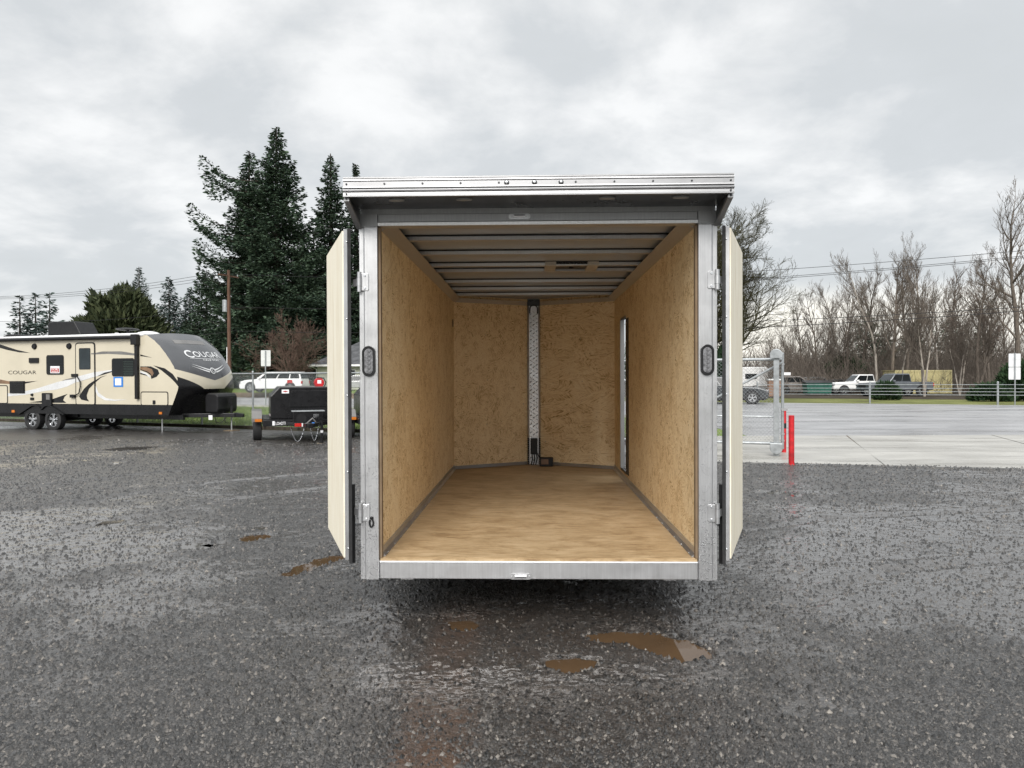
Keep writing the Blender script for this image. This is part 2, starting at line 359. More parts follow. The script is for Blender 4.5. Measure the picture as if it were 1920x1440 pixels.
m_darkshade = alu('dark_shaded_aluminium', 0.36, 0.42, 0.58)  # darker aluminium; on header and lugs the tone stands in for shade
m_grass = ground_mat('short_wet_grass', [(0.34, (0.045, 0.070, 0.016)), (0.5, (0.12, 0.175, 0.035)), (0.62, (0.20, 0.25, 0.065)), (0.75, (0.25, 0.25, 0.10))], 0.7, 0.9, 0.8, 9)
m_field = ground_mat('verge_grass', [(0.36, (0.06, 0.055, 0.026)), (0.5, (0.14, 0.155, 0.048)), (0.66, (0.23, 0.225, 0.09))], 0.35, 0.9, 0.7, 7)
m_soil = ground_mat('leafy_soil', [(0.36, (0.02, 0.016, 0.012)), (0.6, (0.065, 0.052, 0.036))], 0.8, 0.95, 0.8, 6)
m_dirt = ground_mat('brown_bank', [(0.36, (0.07, 0.05, 0.032)), (0.62, (0.19, 0.145, 0.095))], 0.8, 0.95, 0.8, 8)
m_asphalt = wet_pave('wet_asphalt', (0.235, 0.237, 0.243), (0.36, 0.36, 0.365), 0.26, 0.5)
m_conc = wet_pave('wet_concrete', (0.29, 0.28, 0.255), (0.44, 0.43, 0.40), 0.26, 0.52, 0.8)
m_line = simple('road_paint', (0.72, 0.72, 0.70), 0.5, 0, 0.2, 4)
m_fir = foliage('fir_needles', (0.016, 0.033, 0.022), (0.088, 0.130, 0.080), 0.45); m_firhaze = foliage('hazed_fir_needles', (0.035, 0.055, 0.052), (0.08, 0.11, 0.098), 0.5)  # far needles paler: distance haze put into the colour
m_cedar = foliage('cedar_leaves', (0.022, 0.033, 0.015), (0.085, 0.098, 0.045), 0.8); m_shrub = foliage('shrub_leaves', (0.010, 0.028, 0.012), (0.04, 0.075, 0.03), 1.5)
m_bark = bark('dark_bark', (0.018, 0.014, 0.011), (0.07, 0.058, 0.046)); m_twig = bark('grey_twig', (0.085, 0.071, 0.060), (0.18, 0.152, 0.127))
m_mossy = bark('mossy_bark', (0.022, 0.021, 0.010), (0.085, 0.080, 0.040)); m_pale_bark = bark('pale_alder_bark', (0.16, 0.14, 0.12), (0.42, 0.38, 0.33), (6, 6, 1.2))
m_redtwig = bark('reddish_twig', (0.075, 0.050, 0.038), (0.15, 0.10, 0.078)); m_wood = bark('pole_wood', (0.06, 0.032, 0.022), (0.15, 0.088, 0.062), (14, 14, 1.0))
m_cream = simple('cream_gelcoat', (0.55, 0.50, 0.39), 0.22, 0, 0.05, 1.2, coat=0.3); m_cap = simple('charcoal_gelcoat', (0.055, 0.057, 0.062), 0.25, 0, 0.2, 1.0, coat=0.5)
m_bronze = simple('bronze_print', (0.22, 0.135, 0.08), 0.3, 0, 0.3, 3); m_greyprint = simple('grey_print', (0.16, 0.155, 0.15), 0.3, 0, 0.2, 2); m_silver = simple('silver_print', (0.66, 0.665, 0.67), 0.28, 0.1, 0.1, 2)
m_glass = glass('dark_glass', (0.007, 0.009, 0.010)); m_tint = glass('smoked_glass', (0.022, 0.03, 0.034)); m_red = simple('red_paint', (0.50, 0.014, 0.020), 0.45, 0, 0.4, 7); m_blue = simple('blue_tape', (0.03, 0.2, 0.62), 0.5)
m_paper = simple('white_paper', (0.78, 0.78, 0.79), 0.7, 0, 0.05); m_orange = simple('amber_lens', (0.55, 0.16, 0.015), 0.25); m_redlens = simple('red_lens', (0.42, 0.015, 0.012), 0.22)
m_yellow = simple('pale_yellow_steel', (0.62, 0.55, 0.29), 0.55, 0, 0.2, 1.2); m_tan = simple('tan_brick', (0.36, 0.22, 0.15), 0.85, 0, 0.25, 3); m_green = simple('green_steel', (0.012, 0.085, 0.06), 0.5, 0, 0.25, 2)
m_chrome = simple('polished_alloy', (0.75, 0.76, 0.78), 0.18, 1.0, 0.1, 3)

# ------------------------------------------------------------------ ground, road, apron
def sheet(name, pts, z, mat, **k):
    return MB().add([(p[0], p[1], z) for p in pts], [tuple(range(len(pts)))]).build(name, mat, recalc=False, **k)
sheet('ground', [(-900, -60), (900, -60), (900, 1200), (-900, 1200)], -0.016, m_field, kind='structure')
sheet('grass_verge', [(-110, 60), (-110, 82), (-16.1, 42.1), (6.7, 28), (6.7, 18.5), (-8, 20)], -0.010, m_grass, kind='structure')
sheet('road', [(-140, 111.7), (-140, 94.8), (-16.1, 42.1), (6.6, 28.4), (6.6, 19.9), (75, 19.9), (75, 20.3)], -0.005, m_asphalt, kind='structure')
sheet('woodland_floor', [(8, 60), (160, -4), (500, 300), (-20, 420), (-60, 120), (-12, 86)], -0.006, m_soil, kind='structure')
yard = [(-70, -20), (-70, 48.5), (-8.5, 23.0), (3.4, 18.0), (3.4, 13.9), (9.1, 12.6), (40, 4.6), (75, -4), (75, -20)]
# the gravel meets the concrete along a ragged edge
def ragged(a, b, amp, step, rng):
    a, b = Vector(a), Vector(b); n = max(2, int((b-a).length/step)); out = []
    nrm = Vector((-(b-a).y, (b-a).x)).normalized()
    for i in range(n): out.append(a+(b-a)*i/n+nrm*(rng.uniform(-amp, amp) if i else 0))
    return [tuple(p) for p in out]
rg = random.Random(3)
edge = ragged((3.4, 13.9), (9.1, 12.6), 0.05, 0.05, rg)+ragged((9.1, 12.6), (40, 4.6), 0.06, 0.08, rg)
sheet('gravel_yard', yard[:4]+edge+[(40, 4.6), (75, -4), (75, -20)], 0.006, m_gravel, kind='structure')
# concrete slabs of the apron, joints recessed
jd = Vector((2.36, 6.4)).normalized()
def slab(name_x0, x1):
    y1, y0 = 19.86, 3.0
    def X(x, y): return x+(y-19.86)*jd.x/jd.y
    g = 0.018
    return [(X(name_x0, y0)+g, y0), (X(x1, y0)-g, y0), (X(x1, y1)-g, y1), (X(name_x0, y1)+g, y1)]
sheet('apron_base', [(3.2, 3), (75, 3), (75, 19.9), (3.2, 19.9)], -0.009, m_dirt, kind='structure')
xs = [3.6, 9.35, 13.4, 17.5, 21.6, 25.7, 29.8, 34, 42, 52, 72]
for a, b in zip(xs[:-1], xs[1:]):
    if a == 3.6: q = [(3.2, 12.0), (6.5, 12.0), (9.33, 19.86), (3.6, 19.86)]
    else: q = slab(a, b)
    sheet('concrete_slab', q, 0.001, m_conc, kind='structure')
def rl(x): return 52.2-0.425*x
def stripe(x0, x1, c, w, name='road_line'):
    sheet(name, [(x0, c-0.425*x0), (x1, c-0.425*x1), (x1, c-0.425*x1+w), (x0, c-0.425*x0+w)], 0.0, m_line, kind='structure')
stripe(-60, 52, 39.0, 0.16); stripe(-70, 60, 51.5, 0.18); stripe(15.8, 22.4, 45.3, 0.15); stripe(-3, 6, 45.3, 0.15); stripe(-30, -20, 45.3, 0.15)
# kerb along the near road edge and bank on the far side
kb = MB(); pth = [(-60, 60.8), (-16.1, 42.15), (6.7, 28.4)]
for (a, b) in zip(pth[:-1], pth[1:]):
    a, b = Vector(a), Vector(b); n = Vector((-(b-a).y, (b-a).x)).normalized()*0.09
    kb.hexa([(a.x-n.x, a.y-n.y, -0.02), (b.x-n.x, b.y-n.y, -0.02), (b.x+n.x, b.y+n.y, -0.02), (a.x+n.x, a.y+n.y, -0.02)], [(a.x-n.x, a.y-n.y, 0.1), (b.x-n.x, b.y-n.y, 0.1), (b.x+n.x, b.y+n.y, 0.1), (a.x+n.x, a.y+n.y, 0.1)])
kb.build('kerb', m_conc, kind='structure')
bv = []; rb = random.Random(5); nb = 90
for i in range(nb+1):
    x = -95+i*1.0; y = rl(x)+0.15
    w = rb.uniform(-.08, .08); hh = 0.5*min(1, max(0, (-6-x)/8))+0.02
    bv += [(x, y, -0.02), (x+0.3, y+1.3+w, hh*0.75), (x+0.6, y+2.6, hh+w*0.4), (x+22, y+52, hh)]
bf = []
for i in range(nb):
    for k in range(3): bf.append((i*4+k, (i+1)*4+k, (i+1)*4+k+1, i*4+k+1))
bank = MB().add(bv, bf).build('grass_bank', m_dirt, smooth=True, recalc=False, kind='structure')
bank.data.materials.append(m_grass)
for i, p in enumerate(bank.data.polygons): p.material_index = 0 if i % 3 == 0 else 1

# ------------------------------------------------------------------ puddles
PUD = []
def puddle(pix, mat, seed, amp=0.035, z=0.0165):
    rng = random.Random(seed); P = [gnd(x, y) for x, y in pix]; out = []
    for i in range(len(P)):
        a, b = P[i], P[(i+1) % len(P)]; n = max(1, int((b-a).length/0.03))
        for k in range(n):
            q = a.lerp(b, k/n); out.append((q.x+rng.gauss(0, amp*0.45), q.y+rng.gauss(0, amp*0.8)))
    PUD.append(out); cx_ = sum(p[0] for p in out)/len(out); cy_ = sum(p[1] for p in out)/len(out)
    rx_ = max(abs(p[0]-cx_) for p in out); ry_ = max(abs(p[1]-cy_) for p in out)
    q_ = sorted(out); hull = []
    for seq in (q_, q_[::-1]):
        st = []
        for p in seq:
            while len(st) > 1 and (st[-1][0]-st[-2][0])*(p[1]-st[-2][1])-(st[-1][1]-st[-2][1])*(p[0]-st[-2][0]) <= 0: st.pop()
            st.append(p)
        hull += st[:-1]
    big = [(cx_+(p[0]-cx_)*(1+0.06/rx_), cy_+(p[1]-cy_)*(1+0.06/ry_)) for p in hull]
    return sheet('puddle', big, z, mat, kind='structure')
def water(name, col, rough=0.02):
    t = NT(name); n = t.noise(t.coord('World'), 3, 4, 0.6)
    t.set(col=t.ramp(n, [(0.3, tuple(c*0.75 for c in col)), (0.7, col)]), rough=rough, ior=1.33, spec=0.5)
    t.bump(t.noise(t.coord('World'), 25, 2), 0.02, 0.002); return t.m
m_mudw = water('muddy_water', (0.10, 0.062, 0.034)); m_darkw = water('dark_water', (0.09, 0.083, 0.075))
puddle([(1085, 1197), (1150, 1192), (1230, 1197), (1290, 1207), (1330, 1226), (1335, 1241), (1280, 1245), (1240, 1235), (1180, 1212), (1110, 1204)], m_mudw, 1, 0.02)
puddle([(1030, 1240), (1100, 1240), (1135, 1250), (1110, 1262), (1050, 1266), (1030, 1255)], m_mudw, 2, 0.02)
puddle([(520, 1082), (560, 1066), (600, 1052), (652, 1040), (672, 1036), (640, 1052), (600, 1068), (550, 1084)], m_mudw, 3)
puddle([(436, 1016), (470, 1008), (505, 1004), (508, 1010), (470, 1019)], m_mudw, 4)
puddle([(395, 1024), (415, 1019), (430, 1021), (410, 1028)], m_darkw, 5)
puddle([(322, 1031), (345, 1025), (375, 1020), (396, 1021), (398, 1032), (360, 1033)], m_darkw, 6)
puddle([(180, 845), (240, 839), (305, 838), (262, 844), (220, 847)], m_darkw, 7, 0.06)
puddle([(195, 870), (250, 868), (215, 872)], m_darkw, 8, 0.05); puddle([(135, 864), (190, 863), (160, 866)], m_darkw, 9, 0.05)
puddle([(1430, 926), (1470, 923), (1478, 928), (1440, 929)], m_darkw, 10, 0.03); puddle([(1478, 930), (1505, 929), (1503, 934), (1485, 934)], m_darkw, 11, 0.03)
puddle([(475, 994), (500, 989), (512, 991), (490, 999)], m_darkw, 13); puddle([(178, 980), (222, 977), (215, 982), (190, 984)], m_darkw, 14)
puddle([(290, 990), (322, 989), (312, 997), (285, 998)], m_darkw, 15); puddle([(1600, 955), (1650, 956), (1640, 961), (1605, 960)], m_darkw, 16, 0.03)
puddle([(840, 1172), (885, 1168), (900, 1180), (870, 1188), (842, 1184)], m_mudw, 17, 0.015)
# loose stones near the camera, one joined mass
def vn(x, y, seed):
    tb = np.random.RandomState(seed).rand(256, 256); xi = np.floor(x).astype(int); yi = np.floor(y).astype(int); fx = x-xi; fy = y-yi
    fx = fx*fx*(3-2*fx); fy = fy*fy*(3-2*fy); g = lambda a, b: tb[a & 255, b & 255]
    return (g(xi, yi)*(1-fx)+g(xi+1, yi)*fx)*(1-fy)+(g(xi, yi+1)*(1-fx)+g(xi+1, yi+1)*fx)*fy
def inside(px, py, poly):
    r_ = np.zeros(px.shape, bool); n_ = len(poly)
    for i in range(n_):
        (x0, y0), (x1, y1) = poly[i], poly[(i+1) % n_]
        if y0 == y1: continue
        c_ = ((y0 > py) != (y1 > py)) & (px < (x1-x0)*(py-y0)/(y1-y0)+x0); r_ ^= c_
    return r_
RUTS = [(gnd(20, 960), gnd(412, 907), gnd(650, 886)), (gnd(120, 1000), gnd(400, 945), gnd(612, 917)), (gnd(60, 915), gnd(430, 872), gnd(640, 862)), (gnd(1392, 1000), gnd(1560, 975), gnd(1900, 960)), (gnd(1500, 1140), gnd(1680, 1075), gnd(1919, 1050))]
def ground_h(x, y):
    h = 0.010*vn(x*1.1+9, y*1.1, 1)+0.010*vn(x*4.1, y*5.0, 2)+0.008*vn(x*14, y*15, 3)+0.0055*vn(x*42, y*42, 4)+0.004*vn(x*90, y*90, 5)
    for a, b, c in RUTS:
        for p, q in ((a, b), (b, c)):
            d = (q-p).normalized(); t_ = (x-p.x)*d.x+(y-p.y)*d.y; s_ = -(x-p.x)*d.y+(y-p.y)*d.x
            m_ = ((t_ > -0.1) & (t_ < (q-p).length+0.1)); h = h-m_*(0.017*np.exp(-(s_/0.07)**2)-0.008*np.exp(-((np.abs(s_)-0.16)/0.06)**2))
    return h
def wetness(x, y, h):
    w = vn(x*0.75+3, y*0.75, 11)*0.5+vn(x*2.1, y*2.6, 12)*0.3+vn(x*9, y*11, 13)*0.14+vn(x*33, y*40, 14)*0.12
    zone = 0.40*np.exp(-(((x-4.6)/1.9)**2+((y-6.8)/2.6)**2))+0.36*np.exp(-(((x+4.2)/2.2)**2+((y-7.4)/1.3)**2))+0.20*np.exp(-(((x-0.2)/1.0)**2+((y-4.3)/0.7)**2))+0.16*np.exp(-(((x-1.6)/0.6)**2+((y-3.8)/0.5)**2))
    k = (w+zone-9.0*(h-0.017)-0.52)/0.24+0.2; k = np.clip(k, 0, 1); return k*k*(3-2*k)
def near_ground():
    ny, nx = 800, 560; u = np.linspace(-1, 1, nx); yf = 19.2/(1+0.42*0.8*u)
    yf = np.where(u > 0.236, np.minimum(yf, 3.30/(0.8*np.maximum(u, 0.1))), yf); yc = 14.45/(1+0.1824*u); yf = np.where(u > 0.290, yc, np.maximum(yf, 0)); yf = np.where((u > 0.2) & (u <= 0.290), np.maximum(yf, yc), yf)
    tt = (np.arange(ny)/(ny-1))[:, None]; Y = 2.25*(yf[None]/2.25)**tt; X = u[None]*(0.80*Y+0.10*(1-tt)); h = ground_h(X, Y); m = np.zeros_like(h)
    for poly in PUD:
        xs_ = [p[0] for p in poly]; ys_ = [p[1] for p in poly]; bb = (X > min(xs_)) & (X < max(xs_)) & (Y > min(ys_)) & (Y < max(ys_))
        mm = np.zeros_like(bb); mm[bb] = inside(X[bb], Y[bb], poly); m = np.maximum(m, mm)
    for _ in range(9): m[1:-1] = (m[:-2]+m[1:-1]*2+m[2:])/4; m[:, 1:-1] = (m[:, :-2]+m[:, 1:-1]*2+m[:, 2:])/4
    wt = wetness(X, Y, h); wt = np.maximum(wt, np.minimum(1, m*1.5)); h = h-0.026*m
    ed = np.clip(np.minimum(np.minimum((1-tt)/0.02, tt/0.02), (1-np.abs(u[None]))/0.03), 0, 1); h = h*ed+0.002
    V = np.stack([X, Y, np.maximum(h, -0.004)+0.0065*1.0], -1).reshape(-1, 3)
    i = np.arange(ny-1)[:, None]*nx+np.arange(nx-1)[None]; F = np.stack([i, i+1, i+nx+1, i+nx], -1).reshape(-1, 4)
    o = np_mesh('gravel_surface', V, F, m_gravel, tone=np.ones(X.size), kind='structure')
    at_ = o.data.attributes.new('wet', 'FLOAT', 'POINT'); at_.data.foreach_set('value', wt.ravel().astype(np.float32))
    o.data.polygons.foreach_set('use_smooth', [True]*len(F)); return o
def stones(n, seed):
    rng = np.random.RandomState(seed)
    y = 2.4+16.5*rng.rand(n)**1.95; x = (rng.rand(n)*2-1)*(0.79*y+0.2)
    hh = ground_h(x, y); wt = wetness(x, y, hh); keep = (rng.rand(n) > 0.5*wt) & ((rng.rand(n) > 0.6) | (np.abs(x+0.37) > 0.15) | (y > 4.7)) & (y < 19.3-0.42*x) & ((x < 3.3) | (y < 14.5-0.228*x+0.25*rng.rand(n)**3))
    for poly in PUD:
        xs_ = [p[0] for p in poly]; ys_ = [p[1] for p in poly]; bb = (x > min(xs_)) & (x < max(xs_)) & (y > min(ys_)) & (y < max(ys_)); idx_ = np.where(bb)[0]
        keep[idx_[inside(x[idx_], y[idx_], poly)]] = False
    x, y, hh = x[keep], y[keep], hh[keep]; n = len(x)
    s = (0.0052+0.0100*rng.rand(n)**2.4); s *= 1+0.05*(y-2.4)
    octv = np.array([(1, 0, 0), (0, 1, 0), (-1, 0, 0), (0, -1, 0), (0, 0, 1), (0, 0, -1)], float)
    octf = np.array([(0, 1, 4), (1, 2, 4), (2, 3, 4), (3, 0, 4)])   # the lower half is pressed into the ground
    octv = octv[:5]
    V = octv[None]*(0.75+0.5*rng.rand(n, 5, 1))+rng.randn(n, 5, 3)*0.13
    V *= s[:, None, None]*np.stack([1.0+0.7*rng.rand(n), 0.8+0.3*rng.rand(n), 0.65+0.45*rng.rand(n)], 1)[:, None, :]
    a = rng.rand(n)*6.283; c, sn = np.cos(a)[:, None], np.sin(a)[:, None]
    X = V[..., 0]*c-V[..., 1]*sn+x[:, None]; Y = V[..., 0]*sn+V[..., 1]*c+y[:, None]; Z = np.maximum(V[..., 2], 0.001)+(hh+0.008)[:, None]
    Z[:, :4] = (hh+0.003)[:, None]
    VV = np.stack([X, Y, Z], -1).reshape(-1, 3); F = (octf[None]+5*np.arange(n)[:, None, None]).reshape(-1, 3)
    tone = np.repeat(rng.rand(n), 5); return VV, F, tone
t = NT('loose_stone'); a_ = t.n('ShaderNodeAttribute', attribute_name='tone')
t.set(col=t.ramp(a_.outputs['Fac'], [(0.0, (0.009, 0.009, 0.009)), (0.5, (0.032, 0.030, 0.028)), (0.8, (0.078, 0.072, 0.066)), (0.975, (0.15, 0.135, 0.12)), (1.0, (0.26, 0.235, 0.205))]), rough=0.36, spec=0.6, coat=0.4, coatr=0.3)
near_ground()
V_, F_, T_ = stones(230000, 4)
np_mesh('loose_gravel', V_, F_, t.m, tone=T_, kind='stuff', label='wet grey crushed gravel scattered over the yard', cat='gravel')

# ------------------------------------------------------------------ open cargo trailer
T = empty('cargo_trailer', (0.161, 4.506, 0), R(-1.5), label='open silver aluminium enclosed trailer with wood lined interior, rear doors wide open', cat='trailer')
FZ = 0.495; YC = 4.43; YA = 4.97
MB().box(-1.01, 1.01, 0.03, YC, 0.472, FZ).prism([(-1.01, YC), (1.01, YC), (0.07, YA), (-0.07, YA)], 'z', 0.472, FZ-0.001).build('floor_panel', m_floor, T)
MB().box(-1.01, 1.01, 0.012, 0.03, 0.474, FZ-0.002).build('floor_edge', m_floor, T)
# rear frame
m_tan2 = simple('board_edge', (0.20, 0.14, 0.085), 0.8)
for s in (-1, 1):
    b = MB().prism([(s*1.016, 0.0), (s*1.10, 0.0), (s*1.105, 0.008), (s*1.135, 0.008), (s*1.135, 0.09), (s*1.016, 0.09)], 'z', 0.36, 2.612)
    b.build('corner_post', m_aluwet, T, bevel=0.003)
    MB().box(min(s*1.0145, s*1.0), max(s*1.0145, s*1.0), 0.02, 0.06, FZ, 2.61).build('wall_edge', m_tan2, T)
    w = MB()
    for k in range(14): w.sphere((s*1.016, -0.004, 0.375+k*0.0085), 0.0042, 6, 4)
    for k in range(12): w.sphere((s*(1.02+k*0.0085), -0.004, 2.613), 0.004, 6, 4)
    w.build('weld_bead', m_zinc, T, smooth=True, kind='stuff')
MB().box(-1.014, 1.014, 0.008, 0.075, 0.365, 0.472).build('rear_sill', m_alu, T, bevel=0.004)
MB().prism([(0.0, 0.473), (0.006, 0.480), (0.011, 0.480), (0.011, 0.473)], 'x', -1.012, 1.012).build('sill_lip', m_alu, T)
MB().box(-1.014, 1.014, 0.010, 0.085, 2.645, 2.695).build('header_rail', m_darkshade, T, bevel=0.003)  # canopy shade on the header put into its darker metal
MB().prism([(0.0, 2.618), (-0.004, 2.640), (0.012, 2.644), (0.085, 2.644), (0.085, 2.618)], 'x', -1.014, 1.014).build('header_lip', m_alu, T, bevel=0.002)
MB().box(-1.13, 1.13, 0.028, 0.09, 2.6955, 2.742).build('header_panel', m_darkshade, T)
for s in (-1, 1):
    MB().prism([(s*1.016, 0.004), (s*1.132, 0.004), (s*1.132, 0.085), (s*1.016, 0.085)], 'z', 2.6135, 2.695).build('corner_gusset', m_darkshade, T)
    MB().prism([(-0.30, 2.728), (-0.30, 2.706), (-0.282, 2.700), (0.003, 2.604), (0.003, 2.728)], 'x', min(s*1.128, s*1.142), max(s*1.128, s*1.142)).build('canopy_bracket', m_skin, T, bevel=0.002)
    MB().prism([(-0.30, 2.722), (-0.30, 2.702), (0.003, 2.600), (0.003, 2.620)], 'x', min(s*1.118, s*1.15), max(s*1.118, s*1.15)).build('bracket_flange', m_darkshade, T, bevel=0.002)
# canopy: ridged extrusion
Y0 = -0.318
prof = [(Y0+.004, 2.842), (Y0, 2.840), (Y0, 2.832), (Y0+.006, 2.831), (Y0+.006, 2.828), (Y0-.004, 2.826), (Y0-.005, 2.818), (Y0+.004, 2.816), (Y0+.004, 2.813), (Y0+.001, 2.812), (Y0+.001, 2.786), (Y0-.006, 2.783), (Y0-.007, 2.776),
        (Y0+.005, 2.773), (Y0+.005, 2.770)]
for k in range(7):
    a = R(90-30*k); prof.append((Y0+.004-0.012*math.cos(a), 2.761+0.008*math.sin(a)))
prof += [(Y0+.006, 2.752), (Y0+.002, 2.749), (Y0+.001, 2.733), (Y0-.004, 2.730), (Y0-.004, 2.724), (Y0+.02, 2.724), (Y0+.02, 2.842)]
MB().prism(prof, 'x', -1.150, 1.150).build('canopy_front', m_alubright, T)
MB().box(-1.148, 1.148, Y0+0.021, 0.10, 2.8, 2.838).build('canopy_top', m_alu, T)
MB().box(-1.147, 1.147, Y0+0.021, 0.026, 2.731, 2.737).build('canopy_soffit', m_skin, T)
rv = None
for k in range(11):
    x = -1.13+k*0.226
    if abs(x) < 0.04: continue
    q = MB().cyl((0, Y0+.002, 0), (0, Y0-.004, 0), 0.0065, 0.005, 10).build('rivet', m_skin, T) if rv is None else rv.copy()
    if rv is None: rv = q
    else: COL.objects.link(q)
    q.location = (x, 0, 2.799)
for x in (-1.13, 1.13):
    q = rv.copy(); COL.objects.link(q); q.location = (x, 0, 2.741)
for x in (-0.180, -0.016, 0.140):
    L_ = empty('clearance_light', (x, Y0, 2.798)); L_.parent = T
    MB().cyl((0, .002, 0), (0, -0.008, 0), 0.0155, 0.0135, 20).build('grommet', m_rubber, L_, smooth=True)
    MB().sphere((0, -0.008, 0.001), 0.0105, 12, 8, (1, 0.5, 1)).build('lens', m_chrome, L_, smooth=True)
m_lens = simple('clear_lens', (0.24, 0.24, 0.25), 0.10, 0.5, 0.5, 60); m_lamp = simple('frosted_lens', (0.30, 0.30, 0.29), 0.4)
for x in (-0.85, -0.44, 0.42, 0.86):
    o = MB(); n = 20
    o.add([(0.048*math.cos(6.283*i/n), 0.022*math.sin(6.283*i/n), z) for z in (0, -0.009) for i in range(n)], [tuple(range(n)), tuple(range(n, 2*n))]+[(i, (i+1) % n, n+(i+1) % n, n+i) for i in range(n)])
    q = o.build('loading_light', m_lamp, T); q.location = (x, Y0+0.10, 2.7308)
# door keepers
def keeper(z, y, m):
    k = empty('door_keeper', (-0.11, y, z)); k.parent = T; n = 24; pts = []
    for i in range(n):
        a = 6.283*i/n; pts.append((0.052*(1 if math.cos(a) > 0 else -1)+0.018*math.cos(a), 0.018*math.sin(a)))
    MB().prism(pts, 'y', 0.002, -0.004).build('back_plate', m, k)
    MB().box(-0.040, 0.040, -0.022, -0.0045, -0.006, 0.010).build('strike_bar', m, k, bevel=0.003)
    MB().box(-0.034, 0.034, -0.0235, -0.0225, 0.0, 0.006).build('strike_groove', m_skin, k)
    for s in (-1, 1): MB().cyl((s*0.056, -0.004, 0), (s*0.056, -0.010, 0), 0.007, 0.006, 8).build('bolt', m_zinc, k)
keeper(2.672, 0.006, m_zinc); keeper(0.383, 0.004, m_zinc)
# interior lining
WT = 0.045
def wall_strip(b, s, y0, y1, z0, z1, xa, xb):
    b.box(min(s*xa, s*xb), max(s*xa, s*xb), y0, y1, z0, z1)
DY0, DY1, DZ0, DZ1 = 3.34, 3.87, 0.59, 2.32
MB().box(-1.022, -1.010, 0.062, YC, FZ, 2.69).build('wall_lining', m_osb, T)
b = MB(); wall_strip(b, 1, 0.062, DY0, FZ, 2.69, 1.010, 1.022); wall_strip(b, 1, DY1, YC, FZ, 2.69, 1.010, 1.022)
wall_strip(b, 1, DY0, DY1, FZ, DZ0, 1.010, 1.022); wall_strip(b, 1, DY0, DY1, DZ1, 2.69, 1.010, 1.022); b.build('wall_lining', m_osb, T)
for s in (-1, 1):
    b = MB()
    if s == -1: wall_strip(b, s, 0.091, YC+0.02, 0.42, 2.76, 1.040, 1.055)
    else:
        wall_strip(b, s, 0.091, DY0-0.02, 0.42, 2.76, 1.040, 1.055); wall_strip(b, s, DY1+0.02, YC+0.02, 0.42, 2.76, 1.040, 1.055)
        wall_strip(b, s, DY0-0.02, DY1+0.02, 0.42, DZ0, 1.040, 1.055); wall_strip(b, s, DY0-0.02, DY1+0.02, DZ1, 2.76, 1.040, 1.055)
    b.build('outer_wall', m_skin, T)
    # nose
    p0, p1 = Vector((s*1.010, YC)), Vector((s*0.085, YA-0.03)); d = (p1-p0).normalized(); nrm = Vector((-d.y*s*-1, d.x*s*-1)); nrm = Vector((0, 1)) if nrm.y < 0 else nrm
    MB().prism([tuple(p0), tuple(p1), (p1.x, p1.y+0.012), (p0.x, p0.y+0.012)], 'z', FZ, 2.69).build('nose_lining', m_osb, T)
    MB().prism([(s*1.055, YC+0.02), (s*0.06, YA+0.06), (s*0.06, YA+0.075), (s*1.055, YC+0.035)], 'z', 0.42, 2.76).build('nose_wall', m_skin, T)
    # coves at the ceiling
    MB().prism([(s*1.009, 2.606), (s*0.925, 2.648), (s*0.925, 2.652), (s*1.009, 2.652)], 'y', 0.09, YC-0.005).build('ceiling_cove', m_alu, T)
    a, c = Vector((s*1.005, YC-0.004, 2.604)), Vector((s*0.085, YA-0.034, 2.604))
    up = Vector((0, -0.045, 0.05))
    MB().add([a, c, c+up, a+up, a+Vector((0, .004, 0)), c+Vector((0, .004, 0)), c+up+Vector((0, .02, 0)), a+up+Vector((0, .02, 0))], [(0, 1, 2, 3), (4, 5, 6, 7), (0, 1, 5, 4), (2, 3, 7, 6), (0, 3, 7, 4), (1, 2, 6, 5)]).build('nose_cove', m_alu, T)
    # kick strips at the floor with rivets
    MB().prism([(s*1.009, FZ+0.001), (s*0.985, FZ+0.001), (s*0.985, FZ+0.003), (s*1.004, FZ+0.022), (s*1.004, FZ+0.06), (s*1.009, FZ+0.06)], 'y', 0.065, YC-0.01).build('kick_strip', m_alu, T)
    rv2 = None
    for k in range(18):
        if rv2 is None: rv2 = q = MB().sphere((0, 0, 0), 0.0055, 8, 4).build('rivet', m_chrome, T, smooth=True)
        else: q = rv2.copy(); COL.objects.link(q)
        q.location = (s*0.989, 0.16+k*0.235, FZ+0.006)
    a, c = Vector((s*1.0, YC-0.006, FZ+.001)), Vector((s*0.09, YA-0.036, FZ+.001))
    MB().add([a, c, c+Vector((0, 0, .04)), a+Vector((0, 0, .04)), a+Vector((0, -.025, .002)), c+Vector((0, -.025, .002))], [(0, 1, 2, 3), (0, 1, 5, 4), (4, 5, 2, 3)]).build('nose_kick_strip', m_alubright if s < 0 else m_alu, T)
# tread plate column with raised lugs
MB().prism([(-0.083, YA-0.055), (-0.060, YA-0.035), (0.060, YA-0.035), (0.083, YA-0.055), (0.083, YA-0.03), (-0.083, YA-0.03)], 'z', FZ, 2.60).build('nose_column', m_alu, T)
b = MB(); k = 0
for i in range(36):
    for j in range(3):
        x = -0.040+j*0.040; z = 0.53+i*0.0560+(j % 2)*0.028; sg = 1 if (i+j) % 2 else -1
        dx, dz = 0.018, 0.013*sg; y = YA-0.0355
        b.add([(x-dx, y, z-dz), (x+0.003, y, z-0.008), (x+dx, y, z+dz), (x-0.003, y, z+0.008), (x, y-0.010, z)], [(0, 1, 4), (1, 2, 4), (2, 3, 4), (3, 0, 4)])
b.build('tread_lugs', m_darkshade, T, kind='stuff')  # lugs coloured darker than the plate to stand in for their reflections
MB().box(-0.10, 0.10, YA-0.022, YA+0.07, 0.42, 2.689).build('nose_cap', m_skin, T)
